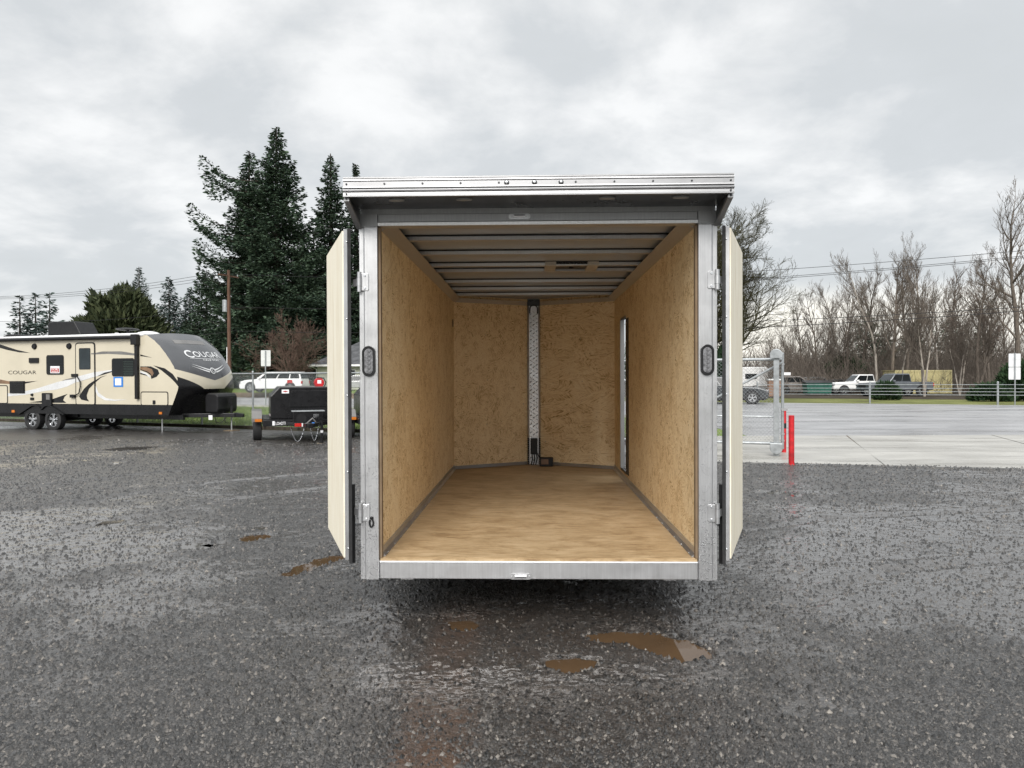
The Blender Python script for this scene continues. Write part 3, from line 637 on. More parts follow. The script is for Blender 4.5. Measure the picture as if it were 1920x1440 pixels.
MB().tube([(-0.05, YA-0.045, 2.50)]+[(-0.05*math.cos(R(a)), YA-0.05, 2.56+0.05*math.sin(R(a))) for a in range(0, 181, 20)]+[(0.05, YA-0.045, 2.50)], 0.008, 8).build('wire_loop', m_plastic, T, smooth=True)
# battery box and wiring at the nose
bb = empty('breakaway_box', (0.16, YA-0.22, FZ)); bb.parent = T
MB().box(-0.085, 0.085, -0.05, 0.05, 0.002, 0.115).build('case', m_plastic, bb, bevel=0.006)
MB().box(-0.07, 0.025, -0.0525, -0.0505, 0.03, 0.095).build('case_label', simple('brown_sticker', (0.22, 0.13, 0.08), 0.5), bb)
wb = empty('junction_box', (0, YA-0.07, FZ)); wb.parent = T
MB().box(-0.045, 0.045, -0.03, 0.03, 0.14, 0.35).build('case', m_plastic, wb, bevel=0.008)
for x in (-0.03, 0.0, 0.03): MB().tube([(x, 0, 0.16), (x+0.01, -0.02, 0.08), (x-0.01, -0.01, 0.0)], 0.007, 6).build('cable', m_plastic, wb)
MB().tube([(0.03, 0, 0.18), (0.06, -0.05, 0.12), (0.10, -0.11, 0.09)], 0.007, 6).build('cable', m_plastic, wb)
b = MB()
for s in (-1, 1):
    for i in range(14): b.box(s*0.078-0.008, s*0.078+0.008, YA-0.062, YA-0.056, FZ+0.01+i*0.025, FZ+0.024+i*0.025)
b.build('cable_clips', m_plastic, T, kind='stuff')
MB().cyl((-1.010, 4.32, 2.33), (-1.006, 4.32, 2.33), 0.05, n=14).build('wall_vent', m_plastic, T)
sk = None
for x_, z_ in ((-0.62, 2.2), (-0.60, 1.62), (-0.61, 1.05), (0.60, 2.15), (0.62, 1.6), (0.61, 1.02), (-0.14, 2.3), (-0.14, 1.3), (0.15, 1.8), (0.15, 0.8)):
    if sk is None: sk = q = MB().sphere((0, 0, 0), 0.007, 8, 5).build('screw', m_chrome, T, smooth=True)
    else: q = sk.copy(); COL.objects.link(q)
    q.location = (x_, YC+(1.01-abs(x_))*(YA-0.03-YC)/0.925-0.003, z_)
m_greytrim = simple('grey_trim', (0.42, 0.40, 0.37), 0.5)
# roof sheet, bows, vent, dome light
MB().box(-1.055, 1.055, 0.091, YC, 2.690, 2.696).prism([(-1.055, YC), (1.055, YC), (0.06, YA+.07), (-0.06, YA+.07)], 'z', 2.690, 2.696).build('roof_sheet', m_aluroof, T)
MB().box(-1.056, 1.056, 0.10, YC, 2.735, 2.765).prism([(-1.056, YC), (1.056, YC), (0.06, YA+.075), (-0.06, YA+.075)], 'z', 2.735, 2.765).build('roof_skin', m_skin, T)
bow = None
for y in (0.66, 1.26, 1.87, 2.21, 2.96, 3.57, 4.12):
    if bow is None: bow = q = MB().prism([(0.0, 2.686), (0.0, 2.652), (0.055, 2.652), (0.055, 2.686), (0.085, 2.686), (0.085, 2.689), (0.05, 2.689), (0.05, 2.657), (0.005, 2.657), (0.005, 2.686)], 'x', -0.985, 0.985).build('roof_bow', m_alu, T)
    else: q = bow.copy(); COL.objects.link(q)
    q.location = (0, y, 0)
gap_shade = None
for y in (0.66, 1.26, 1.87, 2.21, 2.96, 3.57, 4.12):
    if gap_shade is None: gap_shade = q = MB().box(-0.985, 0.985, -0.014, -0.001, 2.679, 2.6895).build('bow_gap_shade', m_plastic, T)  # dark strip standing in for the shadowed gap above each bow
    else: q = gap_shade.copy(); COL.objects.link(q)
    q.location = (0, y, 0)
vn = empty('roof_vent', (0.33, 2.02, 2.652)); vn.parent = T
MB().box(-0.24, -0.14, -0.17, 0.17, -0.004, 0.034).build('vent_trim', m_greytrim, vn, bevel=0.004); MB().box(0.14, 0.24, -0.17, 0.17, -0.004, 0.034).build('vent_trim', m_greytrim, vn, bevel=0.004)
MB().box(-0.139, 0.139, -0.15, 0.15, 0.012, 0.03).build('vent_opening', m_plastic, vn); MB().cyl((0, -0.03, 0.010), (0, -0.03, -0.012), 0.022, n=12).build('crank_knob', m_plastic, vn)
q = MB(); n = 24
q.add([(0.095*math.cos(6.283*i/n), 0.05*math.sin(6.283*i/n), 0) for i in range(n)]+[(0.08*math.cos(6.283*i/n), 0.04*math.sin(6.283*i/n), -0.016) for i in range(n)], [tuple(range(n)), tuple(range(n, 2*n))]+[(i, (i+1) % n, n+(i+1) % n, n+i) for i in range(n)])
q.build('dome_light', m_lamp, T, smooth=True).location = (0.03, 0.80, 2.688)
# side door opening trim and the door leaf swung forward
MB().box(1.0030, 1.0095, DY0-0.19, DY0-0.002, DZ0, DZ1-0.03).build('door_seal', m_plastic, T)
rv3 = None
for i in range(9):
    if rv3 is None: rv3 = q = MB().sphere((0, 0, 0), 0.007, 8, 4).build('screw', m_chrome, T)
    else: q = rv3.copy(); COL.objects.link(q)
    q.location = (1.002, DY0-0.09, DZ0+0.05+i*0.2)
MB().box(1.010, 1.057, DY1-0.018, DY1+0.02, DZ0, DZ1).box(1.010, 1.057, DY0, DY1-0.019, DZ0-0.02, DZ0).box(1.010, 1.057, DY0, DY1-0.019, DZ1, DZ1+0.02).build('door_jamb', m_darkshade, T)
sd = empty('side_door', (1.075, DY1+0.03, 0)); sd.parent = T; sd.rotation_euler = (0, 0, R(-62))
MB().box(0, 0.034, 0, 0.72, DZ0-0.02, DZ1).build('door_skin', m_skin, sd, bevel=0.003); MB().box(-0.004, -0.0005, 0.03, 0.69, DZ0+0.01, DZ1-0.03).build('door_lining', m_pale, sd)
# chassis, axles, wheels, tongue
b = MB()
for s in (-1, 1): b.box(s*0.85-0.04, s*0.85+0.04, 0.08, YC, 0.34, 0.47)
for i in range(8): b.box(-0.98, 0.98, 0.3+i*0.55, 0.36+i*0.55, 0.40, 0.4715)
b.build('chassis', m_alu, T); MB().box(-1.03, 1.03, 0.08, YC, 0.4722, 0.4738).build('underlay', m_plastic, T)
b = MB()
for s in (-1, 1): b.hexa([(s*0.5, YC-.3, .34), (s*0.6, YC-.3, .34), (s*0.06, YA+1.1, .34), (s*0.0, YA+1.1, .34)], [(s*0.5, YC-.3, .45), (s*0.6, YC-.3, .45), (s*0.06, YA+1.1, .45), (s*0.0, YA+1.1, .45)])
b.build('tongue', m_alu, T); MB().cyl((0, YA+0.8, 0.0), (0, YA+0.8, 0.7), 0.03, n=12).build('jack', m_zinc, T)
def wheel(par, c, r, w, ax, spokes=5, rimmat=None, tyre=True):
    wl = empty('wheel', c); wl.parent = par
    u = Vector((0, 1, 0)) if ax == 'y' else Vector((1, 0, 0)); n = 28
    a = Vector((1, 0, 0)) if ax == 'y' else Vector((0, 1, 0)); z = Vector((0, 0, 1))
    pr = [(-w/2, r*0.66), (-w/2, r*0.9), (-w*0.42, r*0.985), (0, r), (w*0.42, r*0.985), (w/2, r*0.9), (w/2, r*0.66), (w*0.3, r*0.62), (-w*0.3, r*0.62)]
    vs = []; fs = []; m = len(pr)
    for i in range(n):
        t_ = 6.28319*i/n
        for (o, q) in pr: vs.append(u*o+(a*math.cos(t_)+z*math.sin(t_))*q)
    for i in range(n):
        for k in range(m): fs.append((i*m+k, i*m+(k+1) % m, ((i+1) % n)*m+(k+1) % m, ((i+1) % n)*m+k))
    MB().add(vs, fs).build('tyre', m_rubber, wl, smooth=True)
    rim = MB()
    rim.cyl(u*(-w*0.16), u*(w*0.16), r*0.61, n=n)
    rim.build('rim_well', m_plastic if spokes else (rimmat or m_chrome), wl)
    if spokes:
        sp_ = MB()
        for s in (-1, 1):
            for i in range(spokes):
                t_ = 6.28319*i/spokes+0.3
                e1 = a*math.cos(t_)+z*math.sin(t_); e2 = -a*math.sin(t_)+z*math.cos(t_)
                for dlt in (-0.17, 0.17):
                    f1 = a*math.cos(t_+dlt)+z*math.sin(t_+dlt)
                    o1 = u*(s*w*0.30); o2 = u*(s*w*0.18)
                    p = [e1*r*0.1-e2*r*0.05, e1*r*0.1+e2*r*0.05, f1*r*0.60+e2*r*0.05, f1*r*0.60-e2*r*0.05]
                    sp_.hexa([o2+q_ for q_ in p], [o1+q_ for q_ in p])
            sp_.cyl(u*(s*w*0.18), u*(s*w*0.34), r*0.15, n=12)
            for i in range(n):
                t0, t1 = 6.28319*i/n, 6.28319*(i+1)/n
                r0, r1 = r*0.56, r*0.64
                q_ = [(a*math.cos(t_)+z*math.sin(t_))*rr for t_, rr in ((t0, r0), (t1, r0), (t1, r1), (t0, r1))]
                sp_.hexa([u*(s*w*0.24)+x for x in q_], [u*(s*w*0.33)+x for x in q_])
        sp_.build('rim', rimmat or m_chrome, wl)
    return wl
for s in (-1, 1):
    for y in (2.1, 2.95): wheel(T, (s*1.22, y, 0.335), 0.335, 0.2, 'x')
    MB().prism([(1.65, 0.55), (1.75, 0.74), (3.30, 0.74), (3.40, 0.55), (3.40, 0.57), (3.31, 0.765), (1.74, 0.765), (1.65, 0.57)], 'x', min(s*1.06, s*1.36), max(s*1.06, s*1.36)).build('fender', m_alu, T)
b = MB()
for y in (2.1, 2.95): b.cyl((-1.1, y, 0.32), (1.1, y, 0.32), 0.04, n=10)
b.build('axle', m_plastic, T)
# tail lights
for s in (-1, 1):
    tl = empty('tail_light', (s*1.0735-(0.0 if s < 0 else 0.004), -0.001, 1.757)); tl.parent = T
    def oval(rx, hz, n=32): return [(rx*math.cos(6.283*i/n), (hz-rx)*(1 if math.sin(6.283*i/n) > 0 else -1)+rx*math.sin(6.283*i/n)) for i in range(n)]
    po, pi_ = oval(0.043, 0.099), oval(0.030, 0.084); n = len(po)
    b = MB(); b.add([(x, 0, z) for x, z in po]+[(x*0.96, -0.016, z*0.98) for x, z in po]+[(x, -0.016, z) for x, z in pi_]+[(x, -0.004, z) for x, z in pi_],
                    [(k*n+i, k*n+(i+1) % n, (k+1)*n+(i+1) % n, (k+1)*n+i) for k in range(3) for i in range(n)])
    b.build('bezel', m_black, tl, smooth=True)
    MB().add([(x, -0.006, z) for x, z in pi_]+[(x*0.9, -0.012, z*0.96) for x, z in pi_], [(i, (i+1) % n, n+(i+1) % n, n+i) for i in range(n)]+[tuple(range(n, 2*n))]).build('lens', m_lens, tl, smooth=True)
    led = None
    for i in range(6):
        if led is None: led = q = MB().cyl((0, -0.0115, 0), (0, -0.016, 0), 0.0125, 0.010, 12).cyl((0, -0.016, 0), (0, -0.0175, 0), 0.004, n=8).build('led', m_lens, tl)
        else: q = led.copy(); COL.objects.link(q)
        q.location = (0.002, 0, -0.066+i*0.0264)
# hinges
def hinge(s, z):
    h = empty('door_hinge', (s*1.118, 0.0, z)); h.parent = T
    pl = [(-0.0, -0.055), (-0.042, -0.055), (-0.046, -0.045), (-0.046, 0.045), (-0.042, 0.055), (0, 0.055)]
    MB().prism([(-s*abs(x)*1.0, zz) for x, zz in pl], 'y', -0.007, 0.001).build('hinge_leaf', m_zinc, h, bevel=0.002)
    for dz in (-0.045, 0.045): MB().cyl((s*0.012, -0.012, dz-0.018), (s*0.012, -0.012, dz+0.018), 0.014, n=14).build('knuckle', m_zinc, h, smooth=True)
    MB().cyl((s*0.012, -0.012, -0.026), (s*0.012, -0.012, 0.026), 0.016, n=14).build('knuckle', m_zinc, h, smooth=True)
    MB().hexa([(s*0.014, -0.014, -.024), (s*0.014, 0.0, -.024), (s*0.066, 0.052, -.022), (s*0.066, 0.040, -.022)], [(s*0.014, -0.014, .024), (s*0.014, 0.0, .024), (s*0.066, 0.052, .022), (s*0.066, 0.040, .022)]).build('hinge_strap', m_zinc, h)
    for dz in (-0.040, 0.040): MB().cyl((-s*0.022, -0.007, dz), (-s*0.022, -0.013, dz), 0.0085, 0.007, 8).build('bolt', m_chrome, h)
for s in (-1, 1):
    for z in (2.262, 0.79): hinge(s, z)
# rear doors opened outwards beside the walls
Tm = Matrix.Translation((0.161, 4.506, 0)) @ Matrix.Rotation(R(-1.5), 4, 'Z'); Ti = Tm.inverted()
def rear_door(A, d, nrm, labels):
    A = Ti @ Vector((*A, 0)); Rz = Matrix.Rotation(R(1.5), 3, 'Z'); d = (Rz @ Vector((*d, 0))).normalized(); nrm = (Rz @ Vector((*nrm, 0))).normalized()
    D = empty('rear_door', A); D.parent = T; Wd = 0.99
    def slab_(u0, u1, t0, t1, z0, z1, name, mat, bev=0.0):
        P = lambda u, w, z: d*u+nrm*w+Vector((0, 0, z))
        return MB().hexa([P(u0, t0, z0), P(u1, t0, z0), P(u1, t1, z0), P(u0, t1, z0)], [P(u0, t0, z1), P(u1, t0, z1), P(u1, t1, z1), P(u0, t1, z1)]).build(name, mat, D, bevel=bev)
    slab_(0.012, Wd, 0.018, 0.049, 0.500, 2.590, 'plywood_panel', m_pale)
    slab_(0.0, 0.011, 0.017, 0.041, 0.485, 2.600, 'edge_channel', m_alu, 0.002)
    slab_(0.0115, Wd-0.01, 0.0, 0.0175, 0.49, 2.60, 'door_skin', m_skin)
    slab_(-0.004, 0.008, -0.004, 0.0165, 0.462, 2.606, 'door_seal', m_rubber, 0.002)
    sc = None
    for i in range(5):
        P = d*(-0.002)+nrm*0.022+Vector((0, 0, 0.56+i*0.49))
        if sc is None: sc = q = MB().sphere((0, 0, 0), 0.006, 8, 5).build('screw', m_chrome, D, smooth=True)
        else: q = sc.copy(); COL.objects.link(q)
        q.location = P
    slab_(0.05, 0.075, -0.03, -0.006, 0.45, 0.96, 'lock_bar', m_plastic)
    slab_(0.2, 0.215, -0.10, -0.02, 0.66, 0.675, 'hold_back', m_zinc)
rear_door((-1.032, 4.55), (-0.345, 0.938), (-0.938, -0.345), 0)
rear_door((1.334, 4.495), (0.375, 0.927), (0.927, -0.375), 1)
# snap hook on the left post
b = MB().tube([(-1.055, -0.012, 0.735+0.028*math.cos(R(a)))if 0 else (-1.062+0.012*math.sin(R(a)), -0.010, 0.725+0.026*math.cos(R(a))) for a in range(0, 340, 20)], 0.0055, 6).sphere((-1.06, -0.008, 0.757), 0.011, 8, 6)
b.build('snap_hook', m_plastic, T, smooth=True)

# ------------------------------------------------------------------ lettering
def text_mesh(txt, shear=0.0, bold=0.0):
    c = bpy.data.curves.new('lettering', 'FONT'); c.body = txt; c.size = 1; c.offset = bold; c.resolution_u = 3; c.shear = shear
    o = bpy.data.objects.new('lettering', c); COL.objects.link(o); dg = bpy.context.evaluated_depsgraph_get()
    me = bpy.data.meshes.new_from_object(o.evaluated_get(dg)); bpy.data.objects.remove(o)
    vs = [tuple(v.co) for v in me.vertices]; fs = [tuple(p.vertices) for p in me.polygons]
    x0 = min(v[0] for v in vs); x1 = max(v[0] for v in vs); y0 = min(v[1] for v in vs); y1 = max(v[1] for v in vs)
    return [((v[0]-x0)/(x1-x0), (v[1]-y0)/(y1-y0)) for v in vs], fs
def lettering(txt, fn, mat, parent, shear=0.0, bold=0.01, name='lettering'):
    vs, fs = text_mesh(txt, shear, bold); b = MB(); b.add([fn(a, c) for a, c in vs], fs)
    return b.build(name, mat, parent, recalc=False)
def rrect(x0, z0, x1, z1, r, n=4):
    out = []
    for cx, cz, a0 in ((x1-r, z1-r, 0), (x0+r, z1-r, 90), (x0+r, z0+r, 180), (x1-r, z0+r, 270)):
        for i in range(n+1):
            a = R(a0+90*i/n); out.append((cx+r*math.cos(a), cz+r*math.sin(a)))
    return out

# ------------------------------------------------------------------ travel trailer
N0 = (-10.0, 21.2); RZ = R(-18)
RV = empty('travel_trailer', (*N0, 0), RZ, label='long cream and black travel trailer with swoosh graphics and charcoal front cap', cat='travel trailer')
def S(cx, cy, v=0.0): return plane_uv(cx/4.174, 560+cy/4.174, N0, RZ, v)
edge_px = [(1150, 285), (1205, 325), (1250, 370), (1295, 428), (1330, 480), (1358, 528), (1375, 570), (1388, 625), (1395, 690), (1392, 712), (1372, 770), (1350, 830), (1335, 875), (1320, 915)]
prof_ = [S(*p) for p in edge_px]                       # near front edge, top to bottom
ZB = prof_[-1][1]; ZT = prof_[0][1]; ZS = S(800, 826)[1]; UB = -8.9; VW = 2.44
def interp(z):
    for (u0, z0), (u1, z1) in zip(prof_[:-1], prof_[1:]):
        if z <= z0 and z >= z1: return u0+(u1-u0)*(z0-z)/max(1e-6, z0-z1)
    return prof_[0][0] if z > ZT else prof_[-1][0]
def cap(v, z, off=0.0):
    k = abs(2*v/VW-1); t = (z-ZB)/(ZT-ZB); bul = 0.30*min(1, max(0, t*3.5))*(1-0.25*max(0, t-0.6)/0.4)
    if t < 0.25: bul *= (t/0.25)
    e_ = (1-k**2.4); z2 = z+0.10*e_*max(0, (t-0.8)/0.2)
    return (interp(z)+bul*e_+off, v, z2)
body = [(UB, ZS), (UB, ZT)]+[p for p in prof_ if p[1] > ZS+0.01]+[(interp(ZS), ZS)]
MB().prism(body, 'y', 0.0, VW).build('wall', m_cream, RV)
lo = [(UB, ZB), (UB, ZS-0.001), (interp(ZS), ZS-0.001)]+[p for p in prof_ if p[1] < ZS-0.01]
MB().prism(lo, 'y', -0.012, VW+0.012).build('skirt', m_black, RV)
MB().box(UB-0.02, prof_[0][0]-0.12, -0.03, VW+0.03, ZT-0.035, ZT+0.075).build('roof', m_white, RV, bevel=0.05, seg=3)
def V_hi(v): k = abs(2*v/VW-1); return 1.60+0.34*k**1.15
def V_lo(v): k = abs(2*v/VW-1); return 1.335+0.38*max(0, (k-0.38)/0.62)**0.75
def cap_patch(name, mat, f0, f1, nz=8, v0=0.0, v1=VW, off=0.0, nv=28):
    vs = []; fs = []
    for i in range(nv+1):
        v = v0+(v1-v0)*i/nv
        for j in range(nz+1):
            z = f0(v)+(f1(v)-f0(v))*j/nz; vs.append(cap(v, z, off))
    for i in range(nv):
        for j in range(nz): fs.append((i*(nz+1)+j, (i+1)*(nz+1)+j, (i+1)*(nz+1)+j+1, i*(nz+1)+j+1))
    return MB().add(vs, fs).build(name, mat, RV, smooth=True)
cap_patch('front_cap', m_cap, V_hi, lambda v: ZT, 14); cap_patch('front_band', m_cream, V_lo, V_hi, 4)
cap_patch('cap_corner', m_black, lambda v: 1.33, V_lo, 4, 0.0, VW*0.31); cap_patch('cap_corner', m_black, lambda v: 1.33, V_lo, 4, VW*0.69, VW)
cap_patch('lower_cap', m_black, lambda v: ZB, lambda v: 1.33, 8)
vs = [cap(VW*i/28, ZT) for i in range(29)]+[(prof_[0][0]-0.15, VW*i/28, ZT+0.10*(1-abs(2*i/28-1)**2.4)) for i in range(29)]
MB().add(vs, [(i, i+1, 30+i, 29+i) for i in range(28)]).build('cap_top', m_cap, RV, smooth=True)
cap_patch('cap_strip', m_greyprint, lambda v: 2.70, lambda v: 2.80, 2, 0.50, 1.75, 0.008)  # paler grey strip across the upper cap
lettering('OUGAR', lambda a, c: cap(0.84+1.24*a, 2.325+0.18*c, 0.012), m_silver, RV, 0.0, 0.012)
lettering('C', lambda a, c: cap(0.54+0.28*a, 2.30+0.23*c, 0.015), m_silver, RV, 0.0, 0.012)
lettering('HALF-TON', lambda a, c: cap(1.08+0.72*a, 2.21+0.055*c, 0.012), m_silver, RV, 0.0, 0.012)
cap_patch('cap_underline', m_silver, lambda v: 2.275, lambda v: 2.286, 1, 0.62, 2.0, 0.012)
for s in (-1, 1):
    c0 = 1.22
    for (w0, z0, z1) in ((0.10, 0.0, 0.05), (0.14, -0.06, -0.015)):
        vs = []; n = 10
        for i in range(n+1):
            t_ = i/n; vv = c0+s*(w0+t_*0.58); zm = 1.90+z0+0.20*t_**1.2; th = 0.045*(1-t_)+0.003
            vs += [cap(vv, zm, 0.012), cap(vv, zm+th, 0.012)]
        MB().add(vs, [(2*i, 2*i+2, 2*i+3, 2*i+1) for i in range(n)]).build('emblem_wing', m_silver, RV, recalc=False)
vs = []; n = 24
for i in range(n):
    a = 6.283*i/n
    for r_ in (0.075, 0.11): vs.append(cap(1.22+r_*math.cos(a), 1.90+r_*0.9*math.sin(a), 0.018))
MB().add(vs, [(2*i, 2*((i+1) % n), 2*((i+1) % n)+1, 2*i+1) for i in range(n)]).build('emblem_ring', m_silver, RV, recalc=False)
lettering('C', lambda a, c: cap(1.18+0.08*a, 1.86+0.08*c, 0.018), m_silver, RV)
def spr(poly, y0, y1, name, mat, par=RV, bev=0.0): return MB().prism(poly, 'y', y0, y1).build(name, mat, par, bevel=bev)
def SP(pts): return [S(*p) for p in pts]
# window: frame, glass, divider
def rv_window(x0, y0, x1, y1, div='v'):
    a = S(x0, y1); b = S(x1, y0); w = empty('window', (a[0], 0, a[1])); w.parent = RV
    W_, H_ = b[0]-a[0], b[1]-a[1]
    spr(rrect(0, 0, W_, H_, 0.07), -0.014, 0.002, 'frame', m_black, w)
    spr(rrect(0.035, 0.035, W_-0.035, H_-0.035, 0.05), -0.017, -0.0145, 'pane', m_glass, w)
    if div == 'v': spr([(W_*0.49, 0.03), (W_*0.52, 0.03), (W_*0.52, H_-0.03), (W_*0.49, H_-0.03)], -0.022, -0.0175, 'divider', m_black, w)
    else: spr([(0.03, H_*0.53), (W_-0.03, H_*0.53), (W_-0.03, H_*0.56), (0.03, H_*0.56)], -0.022, -0.0175, 'divider', m_black, w)
    return w
rv_window(366, 440, 500, 595, 'h'); rv_window(878, 465, 1052, 608, 'v')
blinds = MB(); a = S(965, 598); b_ = S(1045, 480)
for i in range(9): z = a[1]+(b_[1]-a[1])*i/9; blinds.box(a[0], b_[0], -0.0195, -0.018, z, z+0.012)
blinds.build('blind_slats', simple('dim_blind', (0.03, 0.05, 0.04), 0.5), RV, kind='stuff')
sg = SP([(399, 583), (471, 583), (471, 528), (399, 528)]); spr(sg, -0.022, -0.019, 'sale_sign', m_paper)
rd = SP([(404, 577), (466, 577), (466, 546), (404, 546)]); spr(rd, -0.024, -0.0225, 'sale_sign_band', m_redlens)
for tx, ya, yb in (('FOR', 549, 560), ('SALE', 563, 574)):
    a = S(410, yb); b_ = S(460, ya); lettering(tx, lambda p, q, a=a, b_=b_: (a[0]+(b_[0]-a[0])*p, -0.026, a[1]+(b_[1]-a[1])*q), m_black if 0 else m_white, RV, 0, 0.02)
# entry door
a = S(593, 838); b_ = S(747, 340); dr = empty('entry_door', (a[0], 0, a[1])); dr.parent = RV; W_, H_ = b_[0]-a[0], b_[1]-a[1]
spr(rrect(0, 0, W_, H_, 0.10), -0.006, 0.002, 'frame', m_black, dr); spr(rrect(0.035, 0.035, W_-0.055, H_-0.04, 0.08), -0.010, -0.0065, 'leaf', m_cream, dr)
a2 = S(622, 555); b2 = S(710, 386); spr(rrect(a2[0]-a[0], a2[1]-a[1], b2[0]-a[0], b2[1]-a[1], 0.04), -0.016, -0.0105, 'window', m_black, dr)
spr(rrect(a2[0]-a[0]+.02, a2[1]-a[1]+.02, b2[0]-a[0]-.02, b2[1]-a[1]-.02, 0.03), -0.0175, -0.0162, 'pane', m_tint, dr)
h0 = S(562, 612); h1 = S(615, 588); spr([(h0[0]-a[0], h0[1]-a[1]), (h1[0]-a[0], h0[1]-a[1]), (h1[0]-a[0], h1[1]-a[1]), (h0[0]-a[0], h1[1]-a[1])], -0.03, -0.0105, 'latch', m_plastic, dr, 0.004)
pts = [S(600, 596), S(622, 618), S(640, 650), S(641, 690), S(630, 740), S(606, 755), S(575, 760)]
MB().tube([(u-a[0], -0.06, z-a[1]) for u, z in pts], 0.018, 8).build('grab_handle', m_plastic, dr, smooth=True)
h0 = S(560, 774); h1 = S(592, 750); spr([(h0[0]-a[0], h0[1]-a[1]), (h1[0]-a[0], h0[1]-a[1]), (h1[0]-a[0], h1[1]-a[1]), (h0[0]-a[0], h1[1]-a[1])], -0.07, -0.0105, 'handle_mount', m_plastic, dr, 0.004)
# swoosh graphics (flat vinyl, thin)
def swoosh(pts, mat, lvl, name='swoosh'): spr(SP(pts), -0.0165-0.0012*lvl, -0.0155-0.0012*lvl, name, mat)
def swoosh0(pts, mat, lvl, name='swoosh'): spr(SP(pts), -0.0026-0.0012*lvl, -0.0005-0.0012*lvl, name, mat)
swoosh0([(-20, 350), (0, 357), (60, 377), (130, 400), (240, 425), (150, 420), (60, 402), (-20, 380)], m_black, 0)
swoosh0([(-20, 628), (0, 632), (80, 648), (190, 650), (295, 644), (200, 664), (80, 668), (-20, 664)], m_bronze, 0)
swoosh0([(190, 651), (295, 644), (200, 664), (140, 668)], m_black, 1)
swoosh0([(-20, 745), (150, 735), (300, 700), (450, 652), (560, 628), (592, 612), (592, 655), (520, 690), (440, 712), (350, 722), (200, 752), (-20, 771)], m_silver, 0)
swoosh0([(484, 641), (560, 632), (592, 625), (592, 612), (520, 630)], m_greyprint, 2)
swoosh([(600, 612), (740, 575), (742, 612), (602, 655)], m_silver, 0); swoosh0([(748, 574), (878, 556), (878, 575), (748, 610)], m_silver, 0)
swoosh0([(748, 424), (800, 413), (950, 412), (1062, 430), (1062, 446), (1000, 440), (850, 432), (748, 436)], m_greyprint, 0)
swoosh0([(1098, 436), (1190, 462), (1098, 449)], m_black, 0); swoosh([(715, 428), (742, 424), (742, 436), (716, 434)], m_greyprint, 0)
swoosh0([(1098, 530), (1180, 530), (1235, 555), (1248, 585), (1225, 612), (1185, 628), (1180, 600), (1150, 578), (1098, 558)], m_black, 0)
swoosh0([(1098, 536), (1150, 536), (1190, 552), (1205, 585), (1190, 608), (1180, 588), (1150, 568), (1098, 552)], m_bronze, 1)
swoosh0([(1098, 566), (1140, 578), (1170, 600), (1178, 622), (1150, 600), (1098, 578)], m_silver, 2)
swoosh0([(1098, 580), (1140, 592), (1160, 606), (1130, 598), (1098, 590)], m_black, 2)
swoosh0([(1200, 522), (1290, 545), (1352, 590), (1392, 645), (1396, 688), (1370, 655), (1330, 615), (1265, 562)], m_black, 0)
swoosh0([(835, 600), (790, 618), (748, 655), (748, 638), (790, 612)], m_black, 1)
swoosh([(742, 640), (700, 668), (660, 706), (622, 765), (640, 790), (700, 803), (685, 780), (682, 755), (700, 705), (742, 660)], m_black, 1)
swoosh0([(225, 812), (400, 790), (470, 765), (530, 745), (505, 768), (495, 795), (520, 815), (380, 815)], m_black, 1)
swoosh0([(750, 680), (770, 735), (830, 778), (900, 790), (1000, 788), (900, 800), (820, 795), (765, 762), (750, 728)], m_silver, 1)
swoosh0([(760, 608), (820, 578), (878, 566), (878, 573), (820, 592)], m_black, 2)
a = S(65, 592); b_ = S(285, 562)
lettering('COUGAR', lambda p, q: (a[0]+(b_[0]-a[0])*p, -0.004, a[1]+(b_[1]-a[1])*q), m_black, RV, 0, 0.0)
c0 = S(62, 594); c1 = S(108, 558)
# fittings on the wall
def disc(cx, cy, r, mat, name, par=RV, t=0.05):
    u, z = S(cx, cy); MB().cyl((u, -0.001, z), (u, -t, z), r, r*0.8, 18).build(name, mat, par, smooth=True)
disc(272, 374, 0.10, m_plastic, 'speaker'); disc(543, 372, 0.10, m_plastic, 'speaker')
def rect(x0, y0, x1, y1, mat, name, t=0.02, r=None, y_=-0.0005, bev=0.0):
    a = S(x0, y1); b = S(x1, y0); p = rrect(a[0], a[1], b[0], b[1], r) if r else [(a[0], a[1]), (b[0], a[1]), (b[0], b[1]), (a[0], b[1])]
    return spr(p, y_-t, y_, name, mat, RV, bev)
rect(234, 463, 306, 503, m_plastic, 'porch_light', 0.04, 0.02); rect(338, 738, 412, 834, m_plastic, 'outlet_box', 0.05, 0.03)
rect(372, 748, 400, 790, m_greyprint, 'outlet_label', 0.003, None, -0.051); disc(255, 752, 0.045, m_plastic, 'fuel_cap'); rect(240, 774, 268, 794, m_plastic, 'drain_cap', 0.02)
rect(80, 645, 196, 740, m_plastic, 'furnace_vent', 0.02)
lv = MB()
for i in range(6):
    a = S(88, 735-i*15); b_ = S(190, 726-i*15); lv.box(a[0], b_[0], -0.034, -0.0215, a[1], b_[1])
lv.build('vent_louvre', m_black, RV, kind='stuff')
def hatch(x0, y0, x1, y1):
    a = S(x0, y1); b = S(x1, y0); h = empty('storage_hatch', (a[0], 0, a[1])); h.parent = RV; W_, H_ = b[0]-a[0], b[1]-a[1]
    spr(rrect(0, 0, W_, H_, 0.07), -0.0085, -0.004, 'frame', m_black, h); spr(rrect(0.03, 0.03, W_-.03, H_-.03, 0.05), -0.012, -0.0088, 'panel', m_cream, h)
    spr(rrect(W_*0.45, 0.05, W_*0.45+0.1, 0.17, 0.02), -0.025, -0.0122, 'lock', m_plastic, h)
hatch(1103, 727, 1318, 838); hatch(-170, 677, 62, 820)
